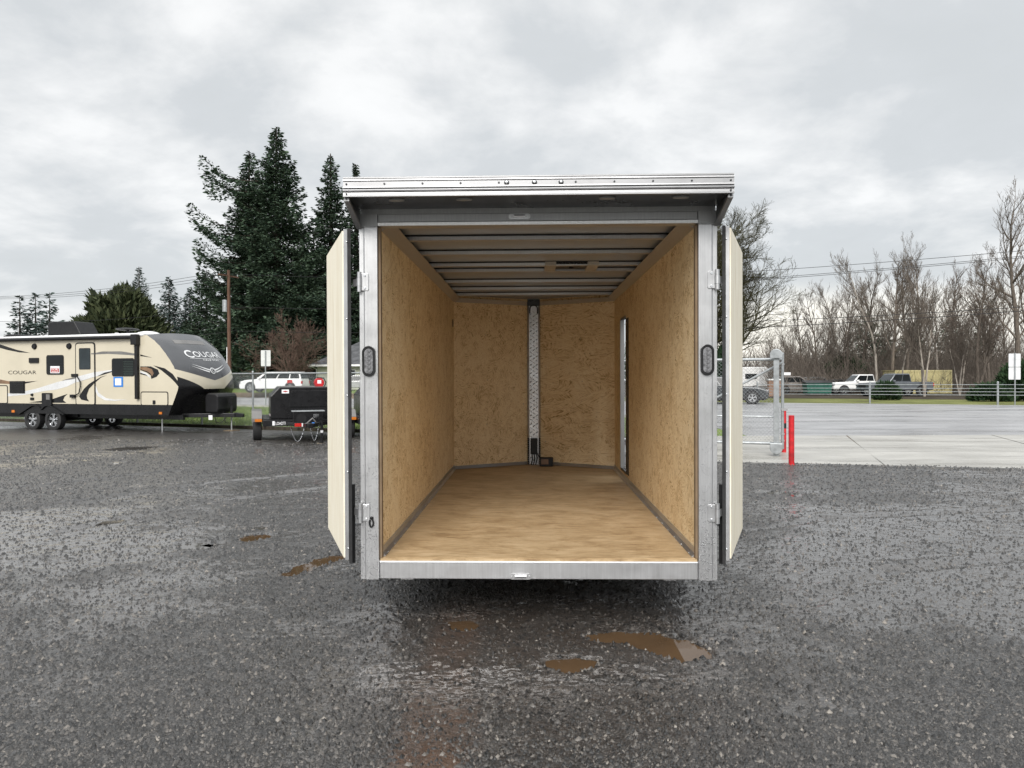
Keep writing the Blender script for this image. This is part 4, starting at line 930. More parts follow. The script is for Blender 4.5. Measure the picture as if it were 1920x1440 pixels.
rect(890, 612, 964, 690, m_blue, 'tape_frame', 0.003, None, -0.006); rect(903, 624, 951, 678, m_paper, 'notice', 0.002, None, -0.0095)
rect(1250, 886, 1272, 904, m_orange, 'marker_light', 0.02, None, -0.0125); rect(98, 872, 120, 890, m_orange, 'marker_light', 0.02, None, -0.0125)
# awning
a = S(-60, 318, -0.08); b_ = S(1050, 296, -0.08)
MB().tube([(UB+0.4, -0.09, a[1]-0.03), (b_[0], -0.09, b_[1]-0.02)], 0.058, 12).build('awning_roll', m_plastic, RV, smooth=True)
a1 = S(1080, 285); a2 = S(1080, 785); b = MB().box(a1[0]-0.055, a1[0]+0.055, -0.10, -0.002, a2[1], a1[1]); b.box(a1[0]-0.13, a1[0]+0.09, -0.17, -0.002, a1[1]-0.30, a1[1]+0.02); b.build('awning_arm', m_plastic, RV, bevel=0.01)
# roof equipment
def SV(cx, cy, v): return S(cx, cy, v)
a = SV(445, 255, 1.2); b_ = SV(708, 176, 1.2)
MB().prism([(a[0], ZT+0.04), (b_[0], ZT+0.04), (b_[0]-0.04, ZT+0.17), (b_[0]-0.32, b_[1]-0.02), (a[0]+0.25, b_[1]), (a[0]+0.03, b_[1]-0.03)], 'y', 0.85, 1.6).build('air_conditioner', m_plastic, RV, bevel=0.04, seg=3)
a = SV(80, 270, 0.7); b_ = SV(245, 250, 0.7); MB().prism([(a[0], ZT+.04), (b_[0], ZT+.04), (b_[0]-.1, ZT+.17), (a[0]+.25, ZT+.2), (a[0]+.05, ZT+.12)], 'y', 0.4, 0.95).build('roof_vent', m_plastic, RV, bevel=0.04)
a = SV(1090, 240, 1.2); b_ = SV(1232, 226, 1.2); MB().sphere(((a[0]+b_[0])/2, 1.2, ZT+0.08), 0.40, 14, 8, (1, 1, 0.35)).build('roof_dome', m_white, RV, smooth=True)
a = SV(1000, 215, 1.2); MB().cyl((a[0], 1.2, ZT), (a[0], 1.2, ZT+0.25), 0.05, n=8).sphere((a[0]-0.02, 1.2, ZT+0.30), 0.36, 14, 6, (1, 1, 0.13)).build('antenna', m_plastic, RV, smooth=True)
a = SV(915, 245, 0.8); MB().cyl((a[0], 0.8, ZT), (a[0], 0.8, ZT+0.16), 0.06, n=8).build('roof_pipe', m_white, RV)
# wheels, fender, frame, tongue
wu = [S(250, 965)[0], S(412, 965)[0]]
for u in wu:
    for v in (0.10, VW-0.12): wheel(RV, (u, v, 0.345), 0.345, 0.22, 'y', 5, m_chrome)
fp = []
um = sum(wu)/2
for i in range(25):
    t_ = i/24; u = wu[0]-0.52+(wu[1]-wu[0]+1.04)*t_; z = 0.50+0.30*min(1, 3.2*min(t_, 1-t_))-0.14*math.exp(-((u-um)/0.12)**2); fp.append((u, z))
MB().prism(fp+[(u, z+0.045) for u, z in fp[::-1]], 'y', -0.06, 0.10).build('fender', m_plastic, RV)
MB().box(UB, -0.1, 0.35, 0.43, 0.40, ZB).box(UB, -0.1, VW-0.43, VW-0.35, 0.40, ZB).build('chassis', m_black, RV)
MB().cyl((wu[0], 0.1, 0.34), (wu[0], VW-.1, 0.34), 0.05).cyl((wu[1], 0.1, 0.34), (wu[1], VW-.1, 0.34), 0.05).box(wu[0]-.5, wu[1]+.7, 0.30, 0.36, 0.44, 0.52).build('axle', m_plastic, RV)
tg = MB()
for s in (-1, 1): tg.hexa([(-0.9, 1.22+s*0.95, 0.46), (-0.9, 1.22+s*0.88, 0.46), (1.15, 1.22+s*0.03, 0.46), (1.15, 1.22+s*0.10, 0.46)], [(-0.9, 1.22+s*0.95, 0.58), (-0.9, 1.22+s*0.88, 0.58), (1.15, 1.22+s*0.03, 0.58), (1.15, 1.22+s*0.10, 0.58)])
tg.hexa([(1.05, 1.14, .45), (1.40, 1.17, .46), (1.40, 1.27, .46), (1.05, 1.30, .45)], [(1.05, 1.14, .60), (1.40, 1.17, .56), (1.40, 1.27, .56), (1.05, 1.30, .60)])
tg.build('tongue', m_black, RV, bevel=0.01)
MB().prism([(0.34, 0.60), (0.78, 0.60), (0.82, 0.72), (0.82, 1.10), (0.76, 1.19), (0.40, 1.21), (0.32, 1.10), (0.32, 0.7)], 'y', 0.78, 1.66).build('gas_bottle_cover', m_plastic, RV, bevel=0.05, seg=3)
MB().cyl((0.95, 1.22, 0.03), (0.95, 1.22, 0.5), 0.022).build('tongue_jack', m_zinc, RV); MB().box(0.78, 1.12, 1.05, 1.40, 0.012, 0.05).build('jack_pad', m_dirt, RV)
MB().cyl((0.95, 1.22, 0.55), (0.95, 1.22, 1.05), 0.04).box(0.90, 1.02, 1.15, 1.29, 0.86, 1.06).build('jack_motor', m_plastic, RV)
for i in range(2): MB().tube([(0.5+i*0.35, 1.0, 0.5), (0.6+i*0.35, 0.95, 0.3), (0.75+i*0.35, 1.0, 0.28), (0.85+i*0.2, 1.1, 0.45)], 0.012, 6).build('safety_cable', m_plastic, RV)
MB().cyl((-0.9, 0.35, 0.03), (-0.9, 0.35, 0.42), 0.02).build('stabiliser_leg', m_zinc, RV)
MB().box(0.62, 0.76, 1.10, 1.105, 0.60, 0.76).build('tongue_tag', m_paper, RV)
MB().box(0.62, 0.76, 0.60, 0.605, 0.40, 0.54).build('tongue_tag', m_paper, RV)

# ------------------------------------------------------------------ fuel tank trailers
def fuel_trailer(label):
    F = empty('fuel_trailer', (-5.53, 18.55, 0), R(20), label=label, cat='fuel trailer', group='black fuel tank trailers in a row')
    # local: x to the right, y away; tongue towards -y
    prof = [(-0.74, 0.60), (-0.74, 1.18), (-0.52, 1.42), (0.72, 1.42), (0.90, 1.25), (0.90, 0.60)]
    MB().prism(prof, 'y', 0.05, 2.25).build('tank', m_black, F, bevel=0.02)
    MB().prism([(-0.28, 0.90), (-0.22, 1.33), (0.80, 1.33), (0.86, 1.22), (0.86, 0.90)], 'y', 0.025, 0.049).build('front_panel', m_black, F, bevel=0.01)
    MB().prism([(-0.52, 1.418), (0.70, 1.418), (0.70, 1.432), (-0.50, 1.432)], 'y', 0.10, 2.2).build('tank_lid', m_greyprint, F)
    b = MB()
    for x in (-0.88, 0.86): b.box(x-0.05, x+0.05, -0.10, 2.6, 0.42, 0.58)
    b.box(-0.93, 0.91, -0.15, -0.05, 0.425, 0.575).box(-0.93, 0.91, 2.5, 2.6, 0.425, 0.575); b.build('frame', m_black, F, bevel=0.008)
    MB().box(-0.92, 0.90, -0.04, 2.5, 0.56, 0.60).build('deck', m_black, F)
    tb = empty('tool_box', (0.15, -0.55, 0.44)); tb.parent = F
    MB().box(-0.36, 0.36, 0, 0.42, 0, 0.36).build('box', m_black, tb, bevel=0.01); MB().box(-0.39, 0.42, -0.03, 0.44, 0.361, 0.385).build('lid', m_galv, tb, bevel=0.006)
    MB().prism(rrect(0.13, 0.20, 0.27, 0.30, 0.03), 'y', -0.012, -0.001).build('latch', m_chrome, tb); MB().cyl((-0.16, -0.001, 0.18), (-0.16, -0.006, 0.18), 0.13, n=20).build('hatch', m_plastic, tb)
    t_ = MB()
    for s in (-1, 1): t_.hexa([(s*0.55+.15, -0.10, .44), (s*0.47+.15, -0.10, .44), (s*0.02+.15, -1.25, .44), (s*0.10+.15, -1.25, .44)], [(s*0.55+.15, -0.10, .54), (s*0.47+.15, -0.10, .54), (s*0.02+.15, -1.25, .54), (s*0.10+.15, -1.25, .54)])
    t_.box(0.09, 0.21, -1.45, -1.15, 0.44, 0.55); t_.build('tongue', m_black, F, bevel=0.008)
    MB().cyl((0.45, -1.0, 0.04), (0.45, -1.0, 0.62), 0.035, n=10).box(0.38, 0.52, -1.04, -0.96, 0.60, 0.66).build('jack', m_black, F)
    MB().box(0.32, 0.58, -1.12, -0.88, 0.008, 0.03).build('jack_foot', simple('rusty_foot', (0.3, 0.25, 0.18), 0.8), F)
    MB().cyl((0.45, -1.0, 0.29), (0.45, -1.0, 0.35), 0.037, n=10).build('jack_label', m_paper, F)
    MB().box(-0.20, -0.04, -1.08, -1.02, 0.46, 0.54).build('red_tag', m_redlens, F); MB().box(-0.035, 0.10, -1.10, -1.03, 0.46, 0.54).build('white_tag', m_paper, F)
    MB().sphere((0.24, -1.05, 0.50), 0.06, 10, 6).build('blue_plug', m_blue, F, smooth=True); MB().tube([(0.05, -1.1, 0.5), (0.15, -1.15, 0.6), (0.22, -1.1, 0.66), (0.30, -1.05, 0.56)], 0.02, 6).build('wiring', m_greyprint, F, smooth=True)
    for (xa, xb, dp, yy) in ((-0.30, 0.03, 0.36, -1.12), (0.16, 0.36, 0.34, -1.15)):
        b = MB(); n = 26
        for i in range(n):
            q = i/(n-1); x = xa+(xb-xa)*q; z = 0.46-dp*4*q*(1-q)
            x2 = xa+(xb-xa)*(q+1/n); z2 = 0.46-dp*4*(q+1/n)*(1-q-1/n)
            o = 0.012*(1 if i % 2 else -1); b.hexa([(x-.006, yy+o, z-.008), (x+.006, yy-o, z-.008), (x2+.006, yy-o, z2-.008), (x2-.006, yy+o, z2-.008)], [(x-.006, yy+o, z+.008), (x+.006, yy-o, z+.008), (x2+.006, yy-o, z2+.008), (x2-.006, yy+o, z2+.008)])
        b.build('safety_chain', m_chrome, F)
    for s in (-1, 1):
        x0, x1 = (s*0.94, s*1.20)
        MB().prism([(0.18, 0.52), (0.18, 0.62), (0.34, 0.80), (1.95, 0.80), (2.10, 0.62), (2.10, 0.52), (2.05, 0.52), (1.92, 0.76), (0.37, 0.76), (0.23, 0.60)], 'x', min(x0, x1), max(x0, x1)).build('fender', m_greyprint, F, bevel=0.01)
        for y in (0.70, 1.55): wheel(F, (s*1.06, y, 0.36), 0.36, 0.22, 'x', 6, m_zinc)
        MB().box(min(s*0.95, s*1.12), max(s*0.95, s*1.12), 0.13, 0.178, 0.53, 0.60).build('marker_light', m_orange, F)
    for i in range(3): MB().box(-0.746, -0.741, 0.25+i*0.25, 0.37+i*0.25, 0.66, 0.71).build('reflector', m_redlens if i % 2 else m_paper, F)
    MB().box(-0.46, -0.28, 0.035, 0.049, 1.26, 1.36).build('sticker', m_paper, F); MB().prism([(-0.44, 1.31), (-0.37, 1.33), (-0.30, 1.31), (-0.37, 1.29)], 'y', 0.033, 0.0345).build('sticker_mark', m_redlens, F)
    lettering('LOADTRAIL', lambda p, q: (-0.62+0.36*p, -0.152, 0.455+0.08*q), m_paper, F, 0, 0.01)
    MB().box(-0.70, -0.64, -0.156, -0.151, 0.445, 0.555).build('sticker', m_paper, F)
    lettering('DT', lambda p, q: (-0.742, 0.55-0.22*p, 0.92+0.14*q), m_paper, F)
    # pump and hose reel
    pm = empty('fuel_pump', (0.50, 0.20, 1.432)); pm.parent = F
    MB().cyl((0, 0.02, 0.10), (0, 0.22, 0.10), 0.13, n=18).box(-0.10, 0.10, -0.02, 0.26, 0.0, 0.08).build('reel', m_red, pm, bevel=0.01)
    MB().box(-0.05, 0.05, -0.0, 0.019, 0.04, 0.17).build('pump_label', m_paper, pm); MB().tube([(-0.25, -0.12, -0.14), (-0.05, -0.14, -0.12), (0.12, -0.08, 0.0), (0.17, 0.0, 0.10), (0.12, 0.05, 0.22), (-0.06, 0.08, 0.24)], 0.018, 8).build('hose', m_rubber, pm, smooth=True)
    return F
F1 = fuel_trailer('black tank trailer left of the open trailer, red hose pump and hanging chains in view')
F2 = dup(F1, (-3.27, 19.37, 0), R(20), label='second black tank trailer, half hidden behind the left post of the open trailer')

# ------------------------------------------------------------------ chain link fence
def frustum_lines(P0, P1, R0, R1, sides=3):
    P0 = np.asarray(P0, float); P1 = np.asarray(P1, float); n = len(P0); R0 = np.broadcast_to(R0, n); R1 = np.broadcast_to(R1, n)
    d = P1-P0; d /= np.linalg.norm(d, axis=1)[:, None]+1e-9
    ref = np.where(np.abs(d[:, 2:3]) > 0.9, np.array([[1., 0, 0]]), np.array([[0, 0, 1.]]))
    a = np.cross(d, ref); a /= np.linalg.norm(a, axis=1)[:, None]; b = np.cross(d, a)
    ang = 2*np.pi*np.arange(sides)/sides
    off = a[:, None]*np.cos(ang)[None, :, None]+b[:, None]*np.sin(ang)[None, :, None]
    V = np.concatenate([P0[:, None]+off*R0[:, None, None], P1[:, None]+off*R1[:, None, None]], 1).reshape(-1, 3)
    i = np.arange(sides); j = (i+1) % sides
    q = np.stack([i, j, sides+j, sides+i], 1); F = (q[None]+(2*sides*np.arange(n))[:, None, None]).reshape(-1, 4)
    return V, F
def mesh_panel(par, L_, z0, z1, pitch=0.07, r=0.0034, x0=0.0):
    H = z1-z0; s = np.arange(-H, L_, pitch); A = []; B = []
    for sg in (1, -1):
        for q in s:
            a, b = q, q+H; ta, tb = max(0, -a)/H, min(1, (L_-a)/H)
            if tb <= ta: continue
            za, zb = (ta, tb) if sg == 1 else (1-ta, 1-tb)
            A.append((x0+a+H*ta, 0.004*sg, z0+H*za)); B.append((x0+a+H*tb, 0.004*sg, z0+H*zb))
    V, F = frustum_lines(A, B, r, r); return np_mesh('chain_mesh', V, F, m_galv, par, kind='stuff')
def chain_fence(p0, p1, h, label, step=3.05, group=None):
    p0, p1 = Vector(p0), Vector(p1); L_ = (p1-p0).length; an = math.atan2(p1.y-p0.y, p1.x-p0.x)
    f = empty('chain_link_fence', (p0.x, p0.y, 0), an, label=label, cat='fence', group=group)
    pst = None; n = int(L_/step)
    for i in range(n+1):
        if pst is None: pst = q = MB().cyl((0, 0, 0), (0, 0, h+0.02), 0.030, n=10).sphere((0, 0, h+0.03), 0.036, 8, 5).build('post', m_galv, f, smooth=True)
        else: q = pst.copy(); COL.objects.link(q)
        q.location = (min(L_, i*step), 0, 0)
    MB().cyl((0, -0.03, h-0.03), (L_, -0.03, h-0.03), 0.024, n=8).build('top_rail', m_galv, f, smooth=True)
    mesh_panel(f, L_, 0.03, h-0.02); MB().box(0, L_, -0.045, 0.045, 0.0, 0.10).build('edging_board', m_soil if 0 else m_bark, f)
    return f
chain_fence((-33.0, 33.5), (-8.48, 23.2), 1.84, 'grey chain link fence behind the travel trailer along the grass')
chain_fence((-8.48+0.02, 23.19), (3.3, 18.25), 1.84, 'grey chain link fence behind the black tank trailers')
# ------------------------------------------------------------------ sliding gate
ga = math.atan2(-0.4, 1.0)
G = empty('sliding_gate', (5.72, 15.02, 0), ga, label='galvanised chain link sliding gate with diagonal brace', cat='gate')
GL = 5.6
MB().cyl((-GL, 0, 2.02), (0, 0, 2.02), 0.032, n=12).build('top_rail', m_galv, G, smooth=True); MB().cyl((-GL, 0, 0.23), (0, 0, 0.23), 0.032, n=12).build('bottom_rail', m_galv, G, smooth=True)
MB().cyl((-GL, 0, 0.80), (-0.12, 0, 0.80), 0.018, n=8).build('mid_rail', m_galv, G, smooth=True); MB().cyl((0, 0, 0.12), (0, 0, 2.12), 0.032, n=12).sphere((0, 0, 2.13), 0.035, 8, 5).build('end_post', m_galv, G, smooth=True)
MB().cyl((0, -0.03, 1.95), (-1.95, -0.03, 0.86), 0.024, n=10).build('brace', m_galv, G, smooth=True); MB().cyl((-2.05, -0.03, 0.82), (-4.0, -0.03, 1.95), 0.024, n=10).build('brace', m_galv, G, smooth=True)
for x in (-2.0, -4.0): MB().cyl((x, 0, 0.25), (x, 0, 2.0), 0.028, n=10).build('upright', m_galv, G, smooth=True)
mesh_panel(G, GL, 0.25, 2.0, 0.078, 0.0024, -GL)
MB().box(0.03, 0.16, -0.03, 0.0, 1.68, 1.74).build('latch_plate', m_paper, G); MB().box(-0.02, 0.10, -0.05, 0.02, 0.93, 0.98).build('latch', m_zinc, G)
for z in (0.28, 0.42, 0.95, 1.9): MB().cyl((0, 0, z), (0, 0, z+0.03), 0.042, n=12).build('post_clamp', m_zinc, G)
GP = empty('gate_post', (5.50, 14.78, 0), ga, label='square galvanised gate post with rounded roller covers, beside the red bollard', cat='gate post')
MB().box(-0.055, 0.055, -0.055, 0.055, 0, 2.06).build('post', m_galv, GP, bevel=0.008)
def cover(z, up):
    pts = [(0.125*math.cos(R(a)), 0.125*math.sin(R(a))*(1 if up else -1)) for a in range(0, 181, 15)]
    if up: pts = [(0.125, -0.07)]+pts+[(-0.125, -0.07)]
    else: pts = [(0.125, 0.10)]+pts+[(-0.125, 0.10)]
    return [(x, z+q) for x, q in pts]
MB().prism(cover(2.10, True), 'y', -0.12, 0.12).build('roller_cover', m_galv, GP, bevel=0.01); MB().prism(cover(0.17, False), 'y', -0.12, 0.12).build('roller_cover', m_galv, GP, bevel=0.01)
def bollard(loc, label, h=0.93, band=False):
    b = empty('bollard', loc, label=label, cat='bollard')
    MB().cyl((0, 0, 0), (0, 0, h-0.006), 0.052, n=24).cyl((0, 0, h-0.006), (0, 0, h), 0.052, 0.046, 24).build('pipe', m_red, b, smooth=True)
    if band: MB().cyl((0, 0, h*0.55), (0, 0, h*0.67), 0.0535, n=24).build('band', m_black, b, smooth=True)
    else: MB().cyl((0, 0, 0), (0, 0, 0.02), 0.06, n=20).build('foot_ring', m_red, b)
bollard((5.20, 13.22, 0), 'red steel bollard at the edge of the gravel, in front of the gate end'); bollard((5.93, 15.5, 0), 'red bollard with a black band, behind the gate mesh', 0.95, True)

# ------------------------------------------------------------------ signs
def back_sign(loc, rz, h, panels, label, rpost=0.035):
    s = empty('road_sign', loc, rz, label=label, cat='sign')
    MB().cyl((0, 0, 0), (0, 0, h), rpost, n=10).build('post', m_galv, s, smooth=True)
    for (w, z0, z1) in panels: MB().prism(rrect(-w/2, z0, w/2, z1, 0.04), 'y', 0.04, 0.046).build('panel', m_silver, s)
p = at(498, 725, 41.0); back_sign((p.x, p.y, 0), R(-6), 3.25, [(0.58, 2.36, 3.28)], 'grey back of a road sign on a post beyond the left fence')
p = at(1903, 740, 40.5); back_sign((p.x, p.y, 0), R(-10), 2.95, [(0.62, 2.16, 2.92), (0.62, 1.12+0.32, 2.14)], 'grey back of a two-panel road sign at the far right roadside')

# ------------------------------------------------------------------ vehicles
def vehicle(name, label, cat, loc, rz, W_, lower, cab, paint, wheels, wr, splits, group=None, low2=None, bed=None, lights=True):
    c = empty(name, loc, rz, label=label, cat=cat, group=group); hw = W_/2
    MB().prism(lower, 'y', -hw, hw).build('body', paint, c, bevel=0.07, seg=3, smooth=True)
    zb = min(z for x, z in lower); xr = min(x for x, z in lower); xf = max(x for x, z in lower)
    if low2: MB().box(xr+0.15, xf-0.15, -hw-0.012, hw+0.012, zb-0.05, zb+low2).build('sill_cladding', m_plastic, c, bevel=0.02)
    (x0, z0), (x1, z1), (x2, z2), (x3, z3) = cab; yb, yt = hw-0.05, hw-0.20
    MB().hexa([(x0, -yb, z0), (x3, -yb, z3), (x3, yb, z3), (x0, yb, z0)], [(x1, -yt, z1), (x2, -yt, z2), (x2, yt, z2), (x1, yt, z1)]).build('cabin', paint, c, bevel=0.05, smooth=True)
    def P(s, t, sd):
        xb = x0+(x3-x0)*s; xt = x1+(x2-x1)*s; zb_ = z0+(z3-z0)*s; zt = z1+(z2-z1)*s
        return Vector((xb+(xt-xb)*t, sd*(yb+(yt-yb)*t+0.006), zb_+(zt-zb_)*t))
    for sd in (-1, 1):
        for a, b in zip(splits[:-1], splits[1:]):
            o = Vector((0, sd*0.004, 0)); q = [P(a+0.012, .12, sd), P(b-0.012, .12, sd), P(b-0.012, .86, sd), P(a+0.012, .86, sd)]
            MB().hexa([v for v in q], [v+o for v in q]).build('side_window', m_glass, c)
    for xa, xb, za, zb2, sg, nm in ((x3, x2, z3, z2, 1, 'windscreen'), (x0, x1, z0, z1, -1, 'rear_window')):
        o = Vector((sg*0.012, 0, 0.003)); q = [Vector((xa+(xb-xa)*t, sy*(yb+(yt-yb)*t-0.07), za+(zb2-za)*t)) for t, sy in ((.1, -1), (.1, 1), (.88, 1), (.88, -1))]
        MB().hexa([v+o*0.3 for v in q], [v+o*1.3 for v in q]).build(nm, m_tint, c)
    for x in wheels:
        for sd in (-1, 1):
            MB().cyl((x, sd*(hw-0.06), wr+0.02), (x, sd*(hw+0.006), wr+0.02), wr*1.16, n=24).build('wheel_arch', m_plastic, c)
            wheel(c, (x, sd*(hw-0.05), wr), wr, 0.22, 'y', 5, m_chrome)
    if lights:
        hz = zb+(z3-zb)*0.62
        for sd in (-1, 1):
            MB().box(xf-0.16, xf+0.012, min(sd*(hw-0.40), sd*(hw+0.004)), max(sd*(hw-0.40), sd*(hw+0.004)), hz-0.07, hz+0.09).build('headlight', m_lens, c, bevel=0.02)
            MB().box(xr-0.012, xr+0.10, min(sd*(hw-0.22), sd*(hw+0.004)), max(sd*(hw-0.22), sd*(hw+0.004)), hz-0.08, hz+0.16).build('tail_lamp', m_redlens, c, bevel=0.02)
            MB().box(x3-0.45, x3-0.25, min(sd*hw, sd*(hw+0.18)), max(sd*hw, sd*(hw+0.18)), z3+0.02, z3+0.18).build('door_mirror', paint, c, bevel=0.03)
        MB().box(xf-0.05, xf+0.02, -hw*0.55, hw*0.55, hz-0.2, hz+0.08).build('grille', m_plastic, c, bevel=0.01)
    if bed: MB().box(bed[0], bed[1], -hw+0.12, hw-0.12, bed[2], bed[2]+0.004).build('load_bed', m_plastic, c)
    return c
m_dgrey = simple('dark_grey_paint', (0.045, 0.05, 0.055), 0.2, 0.2, 0.15, 2, coat=0.6); m_silverp = simple('silver_car_paint', (0.42, 0.42, 0.42), 0.25, 0.3, 0.1, 2, coat=0.6)
m_slate = simple('slate_car_paint', (0.11, 0.12, 0.135), 0.25, 0.2, 0.1, 2, coat=0.6); m_brownp = simple('taupe_car_paint', (0.20, 0.18, 0.165), 0.3, 0.2, 0.1, 2, coat=0.5)
SUVL = [(-2.35, .32), (-2.40, .75), (-2.32, 1.08), (0.85, 1.06), (1.75, 1.02), (2.25, 0.88), (2.36, .62), (2.33, .30)]
PICK = [(-2.75, .52), (-2.78, .95), (-2.72, 1.18), (0.80, 1.18), (1.0, 1.16), (2.45, 1.10), (2.68, 0.92), (2.70, .50)]
p = at(515, 735, 61.5)
wg = vehicle('station_wagon', 'white boxy station wagon with dark windows parked beyond the left fence', 'car', (p.x, p.y, 0.48), R(180-4), 1.95,
        [(-2.75, .30), (-2.78, .8), (-2.7, 1.12), (1.30, 1.10), (2.20, 1.04), (2.66, .90), (2.74, .55), (2.70, .28)], [(-2.70, 1.09), (-2.52, 1.68), (0.55, 1.70), (1.30, 1.09)], m_white, (-1.75, 1.75), 0.40, (0.02, 0.26, 0.55, 0.93))
MB().box(-2.4, 0.5, -0.76, -0.72, 1.70, 1.74).box(-2.4, 0.5, 0.72, 0.76, 1.70, 1.74).build('roof_rail', m_chrome, wg)
MB().box(-1.95, -1.5, 0.978, 0.985, 0.72, 1.05).build('red_flag', m_redlens, wg)
vehicle('suv', 'dark grey SUV driving past behind the gate mesh', 'car', (at(1364, 757, 44).x, 43.9, 0), R(-20), 1.95, SUVL, [(-2.30, 1.06), (-2.0, 1.66), (0.05, 1.68), (0.95, 1.06)], m_dgrey, (-1.45, 1.45), 0.385, (0.03, 0.30, 0.60, 0.93), low2=0.12)
p = at(1612, 740, 64); vehicle('pickup_truck', 'white extended-cab pickup truck in front of the pale yellow container', 'pickup truck', (p.x, 64, 0), R(180-3), 1.95, PICK, [(-0.95, 1.17), (-0.85, 1.82), (0.35, 1.82), (0.95, 1.17)], m_white, (-1.7, 1.75), 0.40, (0.04, 0.40, 0.94), bed=(-2.6, -1.0, 1.185))
p = at(1676, 742, 59); vehicle('pickup_truck', 'dark grey pickup truck with red tail lamp, partly behind the white pickup', 'pickup truck', (p.x, 59, 0), R(180+2), 2.0, PICK, [(-0.95, 1.17), (-0.85, 1.88), (0.35, 1.88), (0.95, 1.17)], m_slate, (-1.75, 1.80), 0.42, (0.04, 0.45, 0.94), bed=(-2.6, -1.0, 1.185))
p = at(1494, 742, 68); vehicle('parked_car', 'silver and taupe SUV parked left of the green skip', 'car', (p.x, 68, 0), R(0), 1.9, SUVL, [(-2.30, 1.06), (-2.0, 1.66), (0.05, 1.68), (0.95, 1.06)], m_brownp, (-1.45, 1.45), 0.36, (0.03, 0.30, 0.60, 0.93))
p = at(1562, 742, 70); vehicle('parked_car', 'old dark sedan parked between the green skip and the white pickup', 'car', (p.x, 70, 0), R(176), 1.8, [(-2.3, .3), (-2.3, .85), (0.9, .9), (2.2, .8), (2.3, .3)], [(-1.7, .88), (-1.1, 1.38), (0.1, 1.38), (0.8, .88)], m_black, (-1.4, 1.4), 0.33, (0.03, 0.48, 0.95))
p = at(1642, 735, 74); vehicle('parked_car', 'pale car roof seen just above the dark pickup', 'car', (p.x+2.2, 74, 0), R(5), 1.85, SUVL, [(-2.30, 1.06), (-1.8, 1.70), (0.05, 1.72), (0.95, 1.06)], m_silverp, (-1.45, 1.45), 0.36, (0.03, 0.30, 0.60, 0.93))
p = at(1505, 742, 72); vehicle('parked_car', 'black wagon nosing out from behind the taupe SUV', 'car', (p.x+2.2, 73, 0), R(-8), 1.85, SUVL, [(-2.30, 1.06), (-2.0, 1.6), (0.05, 1.62), (0.95, 1.06)], m_dgrey, (-1.45, 1.45), 0.36, (0.03, 0.30, 0.60, 0.93))
# far white caravan
p = at(1408, 740, 84); c = empty('caravan', (p.x, 84, 0), R(6), label='white caravan far behind the gate, next to the brick pillar', cat='travel trailer')
MB().prism([(-2.6, .5), (-2.6, 2.4), (-2.4, 2.75), (1.4, 2.8), (2.2, 2.2), (2.3, 1.2), (1.9, .5)], 'y', -1.1, 1.1).build('body', m_white, c, bevel=0.08); MB().box(-1.2, 0.2, -1.115, -1.1005, 1.4, 2.0).build('window', m_glass, c); MB().box(0.5, 1.05, -1.115, -1.1005, 0.65, 2.3).build('door', m_silver, c, bevel=0.01)
wheel(c, (0, -1.0, .35), .35, .2, 'y'); wheel(c, (0, 1.0, .35), .35, .2, 'y')
# brick pillar
p = at(1451, 742, 60); c = empty('brick_pillar', (p.x, 60, 0), R(-10), label='tan brick gate pillar with a white cap behind the gate post', cat='pillar')
MB().box(-0.46, 0.46, -0.46, 0.46, 0, 1.32).build('core', m_tan, c); b = MB()
for k in range(16):
    for j in range(4):
        x = -0.47+j*0.235+(0.117 if k % 2 else 0)
        b.box(max(-.47, x+.006), min(.47, x+0.229), -0.472, -0.461, 0.02+k*0.082, 0.09+k*0.082)
b.build('bricks', m_tan, c, kind='stuff'); MB().box(-0.52, 0.52, -0.52, 0.52, 1.34, 1.46).build('cap', m_white, c, bevel=0.02)
# green skip
p = at(1532, 743, 63); c = empty('skip', (p.x, 63, 0), R(-4), label='dark green steel refuse skip with black lid', cat='skip')
MB().prism([(-1.0, 0.15), (-1.1, 1.05), (1.1, 1.05), (1.0, 0.15)], 'y', -0.6, 0.6).build('bin', m_green, c, bevel=0.01); MB().hexa([(-1.12, -.62, 1.055), (1.12, -.62, 1.055), (1.12, .62, 1.055), (-1.12, .62, 1.055)], [(-1.12, -.62, 1.09), (1.12, -.62, 1.09), (1.12, .62, 1.30), (-1.12, .62, 1.30)]).build('lid', m_black, c)
b = MB()
for i in range(6): b.box(-0.85+i*0.32, -0.78+i*0.32, -0.64, -0.601, 0.2, 1.0)
b.build('ribs', m_green, c, kind='stuff')
for x in (-.8, .8): MB().cyl((x, -.5, .075), (x, .5, .075), .075, n=10).build('caster', m_rubber, c)
# shipping container
p = at(1678, 745, 67); p2 = at(1785, 745, 67)
c = empty('shipping_container', (p.x, 67, 0), 0, label='pale yellow corrugated shipping container among the bare trees', cat='container'); CL = p2.x-p.x
MB().box(0.1, CL-0.1, 0.05, 2.4, 0.12, 2.18).build('box', m_yellow, c)
cg = None
nC = int((CL-0.3)/0.28)
for i in range(nC):
    if cg is None: cg = q = MB().prism([(0.0, 0.05), (0.05, 0.0), (0.13, 0.0), (0.18, 0.05)], 'z', 0.16, 2.08).build('corrugation', m_yellow, c)
    else: q = cg.copy(); COL.objects.link(q)
    q.location = (0.2+i*0.28, 0, 0)
b = MB().box(0, CL, -0.02, 0.06, 2.08, 2.22).box(0, CL, -0.02, 0.06, 0.02, 0.16).box(0, 0.12, -0.03, 0.1, 0.0, 2.225).box(CL-.12, CL, -0.03, 0.1, 0.0, 2.225); b.build('frame', m_yellow, c)
MB().box(0, CL, 0.061, 2.44, 2.181, 2.22).build('roof', m_dirt if 0 else m_yellow, c)
